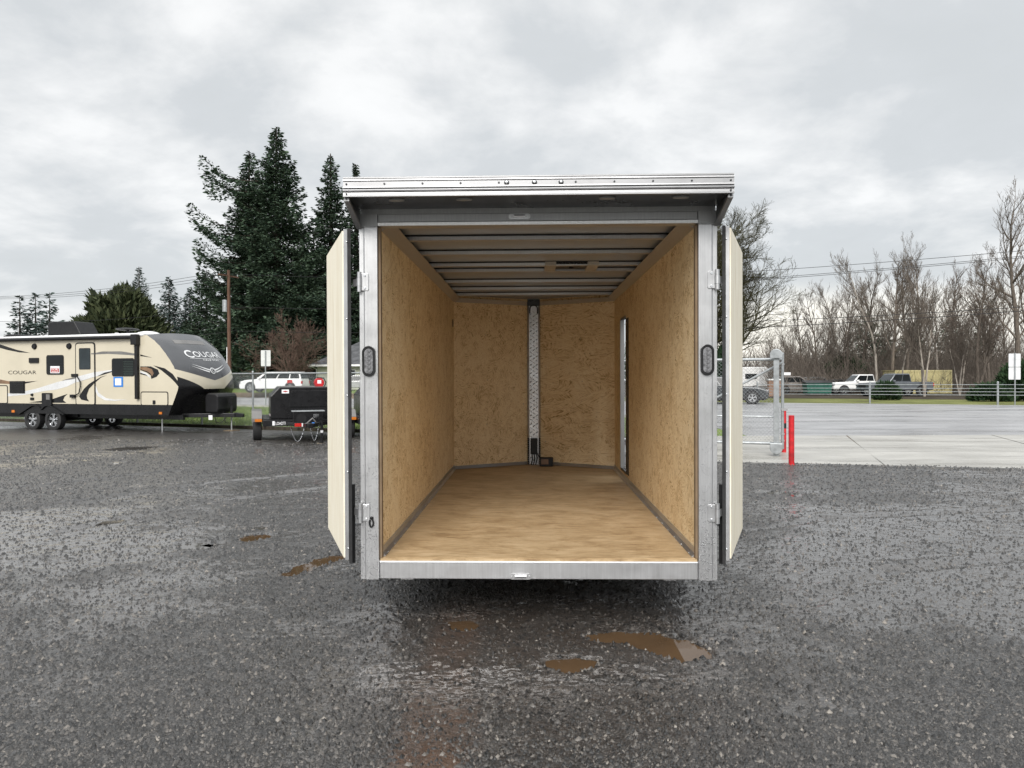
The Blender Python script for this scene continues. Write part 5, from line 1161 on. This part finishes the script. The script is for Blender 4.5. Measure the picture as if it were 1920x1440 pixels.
# cable barrier
def cable_barrier():
    f = empty('cable_barrier', (0, 0, 0), 0, label='roadside cable barrier with steel posts on the far verge', cat='barrier')
    ps = []
    for px in (1420, 1631, 1871, 2130):
        r = ray(px, 700); k = r.x/r.y; y = (52.2+1.0)/(1+0.425*k)*(0.985); ps.append(Vector((k*y, y, 0)))
    pst = None
    for q_ in ps:
        if pst is None: pst = q = MB().cyl((0, 0, 0), (0, 0, 1.28), 0.055, n=12).sphere((0, 0, 1.28), 0.06, 10, 6).build('post', m_galv, f, smooth=True)
        else: q = pst.copy(); COL.objects.link(q)
        q.location = q_
    cabs = None
    a, b = ps[0], ps[-1]
    for z in (0.55, 0.74, 0.93, 1.15): MB().cyl((a.x, a.y-0.07, z), (b.x, b.y-0.07, z), 0.016, n=6).build('cable', m_galv, f)
cable_barrier()
# ------------------------------------------------------------------ house
p = at(578, 700, 69); H = empty('house', (p.x, 69, 0.3), R(-4), label='cream single storey house with dark hipped roof behind the tank trailers', cat='house')
m_siding = simple('cream_siding', (0.55, 0.56, 0.47), 0.7, 0, 0.06, 1); m_roof = bark('dark_shingle', (0.05, 0.052, 0.055), (0.11, 0.112, 0.118), (2, 2, 2))
MB().box(0.7, 15.0, 0.7, 9, 0, 2.55).build('wall', m_siding, H)
for i in range(12): MB().box(0.66, 15.04, 0.68, 0.6995, 0.05+i*0.2, 0.235+i*0.2).build('siding_board', m_siding, H)
MB().hexa([(0, 0, 2.62), (15.7, 0, 2.62), (15.7, 9.7, 2.62), (0, 9.7, 2.62)], [(4.2, 4.6, 5.3), (11.5, 4.6, 5.3), (11.5, 5.1, 5.3), (4.2, 5.1, 5.3)]).build('roof', m_roof, H)
MB().box(-0.06, 15.76, -0.08, -0.001, 2.50, 2.68).box(-0.08, -0.001, 0, 9.7, 2.50, 2.68).build('gutter', m_white, H); MB().tube([(0.2, 0.0, 2.5), (0.6, 0.6, 2.25), (0.64, 0.64, 0.1)], 0.04, 6).build('downpipe', m_white, H)
for x0, x1, z0, z1 in ((3.3, 4.5, 1.0, 2.2), (6.2, 7.6, 0.8, 2.2), (9.6, 11.0, 1.0, 2.2)):
    w = empty('window', (x0, 0.66, z0)); w.parent = H
    MB().box(0, x1-x0, -0.03, 0.0, 0, z1-z0).build('frame', m_white, w); MB().box(0.07, x1-x0-.07, -0.04, -0.031, 0.07, z1-z0-.07).build('pane', m_glass, w); MB().box((x1-x0)/2-.02, (x1-x0)/2+.02, -0.05, -0.041, 0.07, z1-z0-.07).build('mullion', m_white, w)
p = at(640, 735, 66); vehicle('parked_car', 'grey hatchback in front of the cream house, glimpsed beside the left post', 'car', (at(668, 735, 66).x, 66, 0.45), R(175), 1.8, [(-2.1, .3), (-2.1, .95), (0.9, .95), (2.0, .8), (2.1, .3)], [(-2.0, .94), (-1.6, 1.45), (0.1, 1.48), (0.95, .94)], m_silverp, (-1.3, 1.3), 0.33, (0.03, 0.48, 0.95))

# ------------------------------------------------------------------ poles and wires
def pole(loc, h, label, arms=1, box=True):
    p = empty('utility_pole', loc, R(-23), label=label, cat='utility pole')
    MB().cyl((0, 0, 0), (0, 0, h), 0.17, 0.12, 12).build('pole', m_wood, p, smooth=True)
    MB().box(-0.05, 0.05, -1.1, 1.1, h-0.55, h-0.43).build('crossarm', m_wood, p)
    for y in (-1.0, 0.0, 1.0): MB().cyl((0, y, h-0.43), (0, y, h-0.25), 0.04, n=8).build('insulator', m_galv, p)
    if box: MB().cyl((-0.38, 0, h-3.5), (-0.38, 0, h-2.5), 0.24, n=16).build('transformer', m_galv, p, smooth=True)
    MB().cyl((-0.16, -0.08, 0.3), (-0.16, -0.08, 4.3), 0.04, n=8).build('conduit', m_paper, p, smooth=True)
pl = at(430, 700, 60); pole((pl.x, pl.y, 0), 10.8, 'brown wooden utility pole with a grey transformer behind the front of the travel trailer')
pR = Vector((36.5, 39.0, 0)); pM = Vector((6.0, 50.5, 0)); pL2 = Vector((-62, 76, 0))
def wire(a, b, sag, r, label, grp=None):
    a, b = Vector(a), Vector(b); n = 28
    pts = [a.lerp(b, i/n)-Vector((0, 0, sag*4*(i/n)*(1-i/n))) for i in range(n+1)]
    o = MB().tube(pts, r, 4).build('overhead_wire', m_plastic); tag(o, label, 'power line', grp or 'overhead wires')
zt = 10.5
nv = Vector((0.39, 0.92, 0))
for k, (off, nm) in enumerate(((-1.0, 'lower'), (0.0, 'middle'), (1.0, 'upper'))):
    wire(pl+nv*off-Vector((0, 0, pl.z-zt)), pL2+nv*off+Vector((0, 0, zt)), 0.8, 0.018, ('nearest', 'middle', 'farthest')[k]+' of the three high wires crossing the sky left of the wooden pole')
wire((pl.x, pl.y, 7.7), (pL2.x, pL2.y, 8.4), 0.9, 0.02, 'single wire crossing in front of the round cedar, left of the transformer')
wire((pl.x, pl.y, 5.6), (pL2.x, pL2.y, 6.4), 0.9, 0.03, 'lowest thick cable running left from the wooden pole just above the travel trailer roof')
wire((pl.x, pl.y, 10.5), (14.0, 47.6, 9.2), 0.6, 0.018, 'high wire running right from the wooden pole past the dark firs')
wire((pl.x, pl.y, 7.7), (14.0, 47.6, 7.2), 0.5, 0.022, 'wire running right from beside the transformer, in front of the dark firs')
wire((pl.x, pl.y, 5.7), (14.0, 47.6, 5.6), 0.5, 0.02, 'low wire running right from the wooden pole in front of the reddish bare tree')
def W2(px0, py0, d0, px1, py1, d1, r, label):
    a, b = at(px0, py0, d0), at(px1, py1, d1); wire(a, b, 0.12, r, label)
W2(1290, 516, 48, 2060, 457, 38, 0.017, 'topmost wire crossing the sky on the right'); W2(1290, 531, 48, 2060, 466, 38, 0.017, 'second wire from the top on the right, one of a close pair')
W2(1290, 534, 48.3, 2060, 469, 38.3, 0.017, 'third wire from the top on the right, just under its close neighbour'); W2(1290, 607, 48, 2060, 566, 38, 0.02, 'wire crossing the right-hand bare trees above the lowest one')
W2(1290, 620, 48, 2060, 572, 38, 0.022, 'lowest wire crossing the right-hand bare trees')

# ------------------------------------------------------------------ trees
def norm_(a): return a/(np.linalg.norm(a, axis=-1, keepdims=True)+1e-9)
def conifer(name, H, Rm, seed, mat, loc, rz=0, tri=0.36, wid=0.13, dens=14.0, whorl=0.36, base=0.06, irregular=0.35, droop=0.34, gaps=0.10, extra=(), **k):
    rng = np.random.RandomState(seed); root = empty(name, loc, rz, **k)
    MB().tube([(0, 0, 0), (0.05*H*0.02, 0, H*0.4), (0, 0.02*H*.1, H*0.8), (0, 0, H)], [0.022*H*0.9, 0.016*H, 0.006*H, 0.002*H], 8).build('trunk', m_bark, root, smooth=True)
    bp0 = []; bd = []; bl = []; z = H*base
    while z < H*0.995:
        t = (z-H*base)/(H*(1-base)); n = 5+int(rng.rand()*3)
        if t > 0.85: n = 4
        prof = Rm*((1-t)**0.82)*(0.55+0.45*min(1, t*5+0.35))+0.10
        a0 = rng.rand()*6.28
        for i in range(n):
            if rng.rand() < gaps: continue
            a = a0+6.283*i/n+rng.randn()*0.25; l = prof*(1+irregular*rng.randn()*0.6)
            l = max(0.25, min(l, prof*1.7)); bp0.append((0, 0, z+rng.randn()*0.08)); bd.append((math.cos(a), math.sin(a), -droop*0.2+0.25*t+rng.randn()*0.07)); bl.append(l)
        z += whorl*(0.75+0.5*rng.rand())*(0.55+0.6*(1-t))
    for (zf, az, l, el) in extra: bp0.append((0, 0, zf*H)); bd.append((math.cos(az), math.sin(az), el)); bl.append(l)
    bp0 = np.array(bp0, float); bd = norm_(np.array(bd)); bl = np.array(bl); nb = len(bl)
    # limbs
    def pt(idx, s):
        p = bp0[idx]+bd[idx]*(bl[idx]*s)[:, None]; p[:, 2] -= droop*bl[idx]*(s*0.9-0.9*s**3)*0.7
        p[:, 2] += 0.06*bl[idx]*np.maximum(0, s-0.75)*4; return p
    P0 = []; P1 = []; R0 = []; R1 = []; idx = np.arange(nb)
    for j in range(4):
        P0.append(pt(idx, np.full(nb, j/4))); P1.append(pt(idx, np.full(nb, (j+1)/4))); r = 0.012*bl+0.012
        R0.append(r*(1-j/4)+0.008); R1.append(r*(1-(j+1)/4)+0.008)
    V, F = frustum_lines(np.concatenate(P0), np.concatenate(P1), np.concatenate(R0), np.concatenate(R1)); np_mesh('limbs', V, F, m_bark, root, kind='stuff')
    # foliage sprays
    cnt = np.maximum(6, (bl*dens*(0.6+0.22*bl)).astype(int)); ii = np.repeat(idx, cnt); n = len(ii)
    s = rng.rand(n)**0.72; s = np.clip(0.10+0.93*s, 0, 1.04)
    p = pt(ii, s); d = bd[ii].copy(); d[:, 2] = 0; d = norm_(d); side = np.stack([-d[:, 1], d[:, 0], np.zeros(n)], 1)
    lat = (rng.rand(n)*2-1)*0.44*bl[ii]*(1.02-s)**0.6*(0.5+0.9*s)
    p = p+side*lat[:, None]; p[:, 2] -= np.abs(lat)*0.30+rng.rand(n)**2*0.45
    dirn = d*(0.55+0.5*rng.rand(n))[:, None]+side*(np.sign(lat)*(0.25+0.7*rng.rand(n)))[:, None]; dirn[:, 2] += -0.30+0.45*rng.rand(n)
    dirn = norm_(dirn+rng.randn(n, 3)*0.22); L_ = tri*(0.55+0.8*rng.rand(n))
    w = np.cross(dirn, norm_(rng.randn(n, 3)+np.array([0, 0, 1.5]))); w = norm_(w)*(wid*(0.5+0.8*rng.rand(n)))[:, None]
    A = p-w*0.5; B = p+w*0.5; C = p+dirn*L_[:, None]; M = p+dirn*(L_*0.45)[:, None]
    V = np.stack([A, M-w*0.75, C, M+w*0.75, B], 1).reshape(-1, 3); f = np.array([(0, 1, 4), (1, 3, 4), (1, 2, 3)])
    F = (f[None]+5*np.arange(n)[:, None, None]).reshape(-1, 3); np_mesh('crown', V, F, mat, root)
    return root
def G_(px, d): r = ray(px, 700); return (r.x/r.y*d, d, 0)
def top(py, px, d): return at(px, py, d).z
# left firs
d = 80
conifer('fir_tree', top(238, 521, d), 6.9, 11, m_fir, G_(521, d), 0.3, irregular=0.42, dens=26, extra=((0.80, 3.0, 6.6, 0.10), (0.76, 3.25, 6.2, 0.02), (0.60, 3.1, 8.3, 0.05), (0.58, 3.3, 7.4, -0.02), (0.50, 3.0, 8.2, 0.05), (0.42, 3.15, 8.0, 0.0)),
        label='tallest dark fir with a pointed top, left of the open trailer', cat='tree')
conifer('fir_tree', top(283, 466, 83), 5.2, 12, m_fir, G_(470, 83), 1.3, irregular=0.5, dens=24, extra=((0.86, 3.05, 7.2, 0.12), (0.82, 3.2, 7.4, 0.02), (0.68, 3.0, 8.4, 0.05), (0.56, 3.15, 8.6, 0.0), (0.47, 3.1, 7.8, 0.1)),
        label='dark fir with a small second top and branches reaching left, beside the tallest fir', cat='tree')
fa = conifer('fir_tree', top(288, 620, 86), 5.0, 13, m_fir, G_(622, 86), 0, irregular=0.4, dens=24, label='narrow dark fir directly above the left open door', cat='tree')
conifer('fir_tree', top(308, 668, 88), 3.6, 14, m_fir, G_(669, 88), 0, irregular=0.3, label='slender fir tip just showing above the left corner of the open trailer', cat='tree')
conifer('fir_tree', top(470, 565, 88), 5.8, 15, m_fir, G_(575, 88), 0, irregular=0.4, dens=26, label='broad low fir between the tallest fir and the left open door', cat='tree')
conifer('fir_tree', top(505, 392, 88), 4.2, 16, m_fir, G_(388, 88), 0, irregular=0.4, dens=20, label='grey-green fir left of the utility pole', cat='tree')
fb = conifer('fir_tree', top(520, 318, 100), 3.6, 17, m_firhaze, G_(318, 100), 0, irregular=0.3, label='hazy fir just right of the round cedar', cat='tree')
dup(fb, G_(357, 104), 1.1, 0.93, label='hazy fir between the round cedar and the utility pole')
fc = conifer('fir_tree', top(500, 262, 128), 4.2, 18, m_firhaze, G_(262, 128), 0, irregular=0.35, gaps=0.3, label='sparse fir top rising behind the round cedar', cat='tree')
fd = conifer('fir_tree', top(553, 38, 150), 4.6, 19, m_firhaze, G_(38, 150), 0, irregular=0.3, dens=7, gaps=0.3, whorl=0.9, tri=0.8, wid=0.22, label='leftmost of three sparse distant firs above the travel trailer', cat='tree')
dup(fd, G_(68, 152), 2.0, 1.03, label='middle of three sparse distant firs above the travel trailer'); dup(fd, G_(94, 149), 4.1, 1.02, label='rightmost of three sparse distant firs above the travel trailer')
for i, (px, py, dd, lab) in enumerate(((430, 590, 90, 'dense dark fir right behind the utility pole'), (500, 560, 90, 'dense dark fir behind the reddish bare tree'), (350, 600, 90, 'low dark fir behind the front of the travel trailer'), (640, 520, 94, 'dark fir seen between the left open door and the left post'))):
    s_ = top(py, px, dd)/fa.children[0].dimensions.z if 0 else top(py, px, dd)/top(288, 620, 86)
    dup(fa, G_(px, dd), 1.0+i*1.7, (s_*1.75, s_*1.75, s_), label=lab)
# leafy crowns: rounded cedar and shrubs
def leafy(name, rx, ry, h, seed, mat, loc, n=9000, tri=0.35, wid=0.12, up=0.9, zlo=0.02, trunk=True, **k):
    rng = np.random.RandomState(seed); root = empty(name, loc, rng.rand()*6.28, **k)
    if trunk: MB().tube([(0, 0, 0), (0.05, 0, h*0.3), (0, 0.05, h*0.75)], [h*0.03+0.02, h*0.025+0.01, h*0.01], 7).build('trunk', m_bark, root)
    u = norm_(rng.randn(n, 3)); u[:, 2] = np.minimum(np.abs(u[:, 2]), 0.93)
    lump = 1+0.07*np.sin(u[:, 0]*7+seed)*np.cos(u[:, 1]*6)+0.06*np.sin(u[:, 2]*14+u[:, 0]*9)
    rr = (0.45+0.55*rng.rand(n)**0.45)*lump
    p = u*rr[:, None]*np.array([rx, ry, h*(1-zlo)]); p[:, 2] += h*zlo
    dn = norm_(u*np.array([1, 1, 0.5])+np.array([0, 0, up])+rng.randn(n, 3)*0.35); w = norm_(np.cross(dn, rng.randn(n, 3)))*(wid*(0.5+rng.rand(n)))[:, None]; L_ = tri*(0.5+rng.rand(n))
    V = np.stack([p-w*0.5, p+dn*(L_*0.5)[:, None]-w*0.7, p+dn*L_[:, None], p+dn*(L_*0.5)[:, None]+w*0.7, p+w*0.5], 1).reshape(-1, 3)
    f = np.array([(0, 1, 4), (1, 3, 4), (1, 2, 3)]); F = (f[None]+5*np.arange(n)[:, None, None]).reshape(-1, 3); np_mesh('crown', V, F, mat, root); return root
leafy('cedar_tree', 4.9, 4.4, top(538, 225, 76), 21, m_cedar, G_(228, 76), 17000, 0.7, 0.19, up=0.45, label='rounded olive-green cedar above the travel trailer roof', cat='tree')
leafy('evergreen_bush', 0.85, 0.8, 1.15, 22, m_shrub, G_(1662, 50), 2500, 0.28, 0.08, label='small dark evergreen bush in front of the dark pickup', cat='bush')
leafy('evergreen_bush', 1.2, 1.2, 2.5, 23, m_shrub, G_(1908, 47), 5000, 0.3, 0.09, label='dark evergreen bush behind the right road sign', cat='bush')
leafy('evergreen_bush', 1.3, 1.0, 1.1, 24, m_shrub, G_(1858, 46.5), 2500, 0.26, 0.08, label='low dark bush left of the far right barrier post', cat='bush')
leafy('evergreen_bush', 1.3, 1.2, 3.6, 25, m_shrub, G_(1348, 50), 3500, 0.3, 0.10, label='ivy-green bush at the foot of the big bare maple', cat='bush')
leafy('evergreen_bush', 2.4, 2.0, 3.6, 26, m_shrub, G_(1585, 76), 4000, 0.45, 0.14, label='dark green bush behind the white pickup', cat='bush')
# bare trees
def bare(name, H, seed, loc, m_trunk, m_crown, levels=4, r0=None, trunk_up=0.85, start=0.22, kids=(3, 3, 3, 2), ratio=(0.55, 0.55, 0.55, 0.5), ang=(45, 40, 38, 35), up=0.12, wander=0.10, lean=(0, 0), rmin=0.011, segn=(9, 5, 4, 3, 2), leaves=0, forks=1, **k):
    rg = random.Random(seed); root = empty(name, loc, 0, **k); r0 = r0 or H*0.013
    T_ = []; Cc = []
    def grow(p, d, L_, r, lev):
        n = segn[min(lev, len(segn)-1)]; st = L_/n
        for i in range(n):
            f = (i+1)/n
            d = (d+Vector((rg.gauss(0, 1), rg.gauss(0, 1), rg.gauss(0, 0.6)))*wander*(0.5 if lev == 0 else 1)+Vector((0, 0, up if lev else 0.03))).normalized()
            p2 = p+d*st; ra = max(rmin, r*(1-(i/n)*0.82)); rb_ = max(rmin*0.8, r*(1-f*0.82))
            (T_ if lev == 0 else Cc).append((p, p2, ra, rb_)); p = p2
            if lev < levels and (lev > 0 or f > start):
                kn = kids[min(lev, len(kids)-1)]/ (1.0 if lev == 0 else 1.6); kn = int(kn)+(1 if rg.random() < kn-int(kn) else 0)
                for _ in range(kn):
                    a = R(ang[min(lev, len(ang)-1)]*(0.7+0.6*rg.random())); ax = d.orthogonal().normalized(); ax.rotate(Matrix.Rotation(rg.random()*6.283, 3, d))
                    dn = d.copy(); dn.rotate(Matrix.Rotation(a, 3, ax))
                    rem = (1-0.62*f) if lev == 0 else (1-0.4*f)
                    grow(p, dn, L_*ratio[min(lev, len(ratio)-1)]*rem*(0.7+0.6*rg.random()), max(rmin, min(ra*0.7, r*0.42)), lev+1)
    for q in range(forks):
        dv = Vector((lean[0]+(rg.uniform(-.25, .25) if q else 0), lean[1]+(rg.uniform(-.2, .2) if q else 0), 1)).normalized()
        grow(Vector((0, 0, 0)), dv, H*trunk_up*(1 if q == 0 else rg.uniform(.75, 1)), r0*(1 if q == 0 else 0.8), 0)
    for nm, S_, mt, sides in (('trunk', T_, m_trunk, 7), ('crown', Cc, m_crown, 3)):
        V, F = frustum_lines([s[0] for s in S_], [s[1] for s in S_], [s[2] for s in S_], [s[3] for s in S_], sides); np_mesh(nm, V, F, mt, root)
    if leaves:
        tips = np.array([s[1] for s in Cc if s[3] <= rmin*1.2]); r_ = np.random.RandomState(seed); sel = tips[r_.randint(0, len(tips), leaves)]
        p = sel+r_.randn(leaves, 3)*0.08; a = r_.randn(leaves, 3)*0.05; b = r_.randn(leaves, 3)*0.05
        V = np.stack([p, p+a, p+b], 1).reshape(-1, 3); np_mesh('dead_leaves', V, np.arange(leaves*3).reshape(-1, 3), m_redtwig, root, kind='stuff')
    return root
bare('maple_tree', 13.6, 36, G_(1352, 50), m_mossy, m_mossy, levels=4, r0=0.34, start=0.16, kids=(3.2, 3.0, 2.8, 3.0), ratio=(0.57, 0.58, 0.55, 0.6), ang=(58, 42, 38, 35), up=0.07, wander=0.13, rmin=0.0085, segn=(9, 7, 5, 4, 3),
     label='large bare mossy maple spreading out from behind the right open door', cat='tree')
p = G_(548, 66); bare('bare_tree', 6.8, 33, p, m_redtwig, m_redtwig, levels=4, r0=0.12, start=0.15, kids=(2, 2.2, 2.2, 2.2), ratio=(0.8, 0.62, 0.55, 0.5), ang=(50, 38, 34, 30), up=0.07, rmin=0.010, segn=(6, 5, 4, 3, 2), forks=3, label='low reddish bare tree in front of the dark firs', cat='tree')
A = dict(levels=3, start=0.30, kids=(2.0, 2.2, 2.3), ratio=(0.40, 0.5, 0.6), ang=(42, 36, 32), up=0.14, rmin=0.0095, segn=(13, 5, 5, 4), cat='tree')
a1 = bare('bare_tree', 17, 41, G_(1905, 56), m_twig, m_twig, r0=0.24, label='tallest bare tree at the right edge, behind the road sign', **A)
a2 = bare('bare_tree', 15, 42, G_(1672, 70), m_twig, m_twig, label='tall bare tree above the dark pickup, tallest in the middle of the wood', **A)
A3 = dict(A); A3['ang'] = (30, 30, 28)
a3 = bare('birch_tree', 14, 43, G_(1645, 66), m_pale_bark, m_twig, r0=0.13, lean=(-0.14, 0), label='pale trunk leaning left just above the dark pickup', **A3)
a4 = bare('birch_tree', 10, 44, G_(1733, 58), m_pale_bark, m_twig, r0=0.12, forks=3, label='clump of pale trunks standing before the yellow container', **A3)
a5 = bare('bare_tree', 12, 45, G_(1590, 74), m_twig, m_twig, forks=2, label='forked bare tree above the white pickup', **A)
a6 = bare('bare_tree', 12.5, 46, G_(1832, 62), m_twig, m_twig, forks=2, leaves=2200, label='bare tree with clinging dead leaves left of the tallest right-hand tree', **A)
lst = [(1505, 560, 82, a2, 'thin bare tree right of the gate post'), (1535, 545, 80, a5, 'spreading bare tree above the green skip'), (1560, 590, 84, a2, 'short bare tree between the green skip and the white pickup'),
       (1618, 495, 76, a2, 'tall bare tree above the white pickup cab'), (1700, 480, 72, a1, 'tall bare tree above the left end of the container'), (1728, 463, 78, a2, 'very tall bare tree behind the container'),
       (1760, 470, 74, a3, 'tall pale-stemmed tree above the right half of the container'), (1785, 500, 80, a1, 'bare tree behind the right end of the container'), (1808, 530, 76, a6, 'brown-leaved tree right of the container'),
       (1855, 512, 70, a6, 'brown-leaved tree left of the far right barrier post'), (1880, 540, 78, a2, 'bare tree just left of the tallest right-hand tree'), (1690, 560, 64, a3, 'slim pale trunk above the tail of the dark pickup'),
       (1800, 600, 60, a4, 'clump of thin pale stems right of the container'), (1475, 600, 90, a5, 'distant bare tree behind the gate post'), (1440, 620, 96, a2, 'distant bare tree behind the gate mesh'),
       (1925, 470, 72, a2, 'bare tree cut by the right edge of the view'), (1645, 520, 84, a5, 'wide bare tree behind the dark pickup'), (1572, 530, 78, a3, 'slim pale tree left of the white pickup cab')]
Hn = {a1: 17, a2: 15, a3: 14, a4: 10, a5: 12, a6: 12.5}
rg = random.Random(9)
for (px, py, dd, src, lab) in lst:
    s_ = top(py, px, dd)/(Hn[src]*0.95); dup(src, G_(px, dd), rg.random()*6.28, (s_*0.95, s_*0.95, s_), label=lab, group='bare trees of the roadside wood')
c1 = conifer('fir_tree', top(585, 1622, 84), 3.6, 51, m_fir, G_(1622, 84), 0, irregular=0.3, label='dark fir behind the white pickup cab', cat='tree')
dup(c1, G_(1712, 92), 1, 0.95, label='dark fir behind the left end of the container'); dup(c1, G_(1783, 100), 2, 1.1, label='dark fir behind the right end of the container'); dup(c1, G_(1665, 98), 3, 0.85, label='dark fir behind the dark pickup')
dup(c1, G_(1560, 88), 4, 0.6, label='low dark fir above the green skip'); dup(c1, G_(1838, 104), 5, 1.0, label='dark fir among the brown-leaved trees')
# thicket: a far-off wood that reads as one mass
def thicket(name, n, x_of, ylo, yhi, hlo, hhi, r, mat, label, seed):
    g = np.random.RandomState(seed); y = ylo+(yhi-ylo)*g.rand(n); x = x_of(g.rand(n), y); h = hlo+(hhi-hlo)*g.rand(n)**1.4
    P0 = np.stack([x, y, h*0.0], 1); P0[:, 2] = h*g.rand(n)*0.55; dirn = norm_(np.stack([g.randn(n)*0.5, g.randn(n)*0.5, 0.5+g.rand(n)], 1)); L_ = (0.25+0.45*g.rand(n))*h
    V, F = frustum_lines(P0, P0+dirn*L_[:, None], r*(0.5+g.rand(n)), r*0.3); return np_mesh(name, V, F, mat, kind='stuff', label=label, cat='thicket')
thicket('woodland_thicket', 16000, lambda u, y: (0.36+0.42*u)*y, 72, 98, 2.5, 8.0, 0.018, m_twig, 'brown bare thicket filling the wood behind the parked vehicles', 61)
thicket('woodland_thicket', 6000, lambda u, y: (0.27+0.62*u)*y, 100, 150, 4, 8.5, 0.045, m_twig, 'grey distant wood behind the brown thicket', 62)
thicket('woodland_thicket', 5000, lambda u, y: (0.36+0.42*u)*y, 66, 76, 1.2, 3.4, 0.018, m_twig, 'low reddish brush along the edge of the wood', 63)
thicket('woodland_thicket', 12000, lambda u, y: (-1.3+1.55*u)*y, 150, 200, 5, 11, 0.09, m_shrub, 'dark far-off tree line on the horizon', 64)
# grass tufts on the near verge
g = np.random.RandomState(8); n = 30000
x = -24+28*g.rand(n); y0 = 19.9-0.42*x; y1 = 41.0-0.47*(x+16); y = y0+(y1-y0)*g.rand(n)**1.6
P0 = np.stack([x, y, np.zeros(n)-0.01], 1); dn = norm_(np.stack([g.randn(n)*.5, g.randn(n)*.5, 1+0*x], 1)); V, F = frustum_lines(P0, P0+dn*(0.05+0.12*g.rand(n))[:, None], 0.012, 0.002)
np_mesh('grass_tufts', V, F, m_grass, kind='stuff', label='tufts of wet green grass along the left fence', cat='grass')
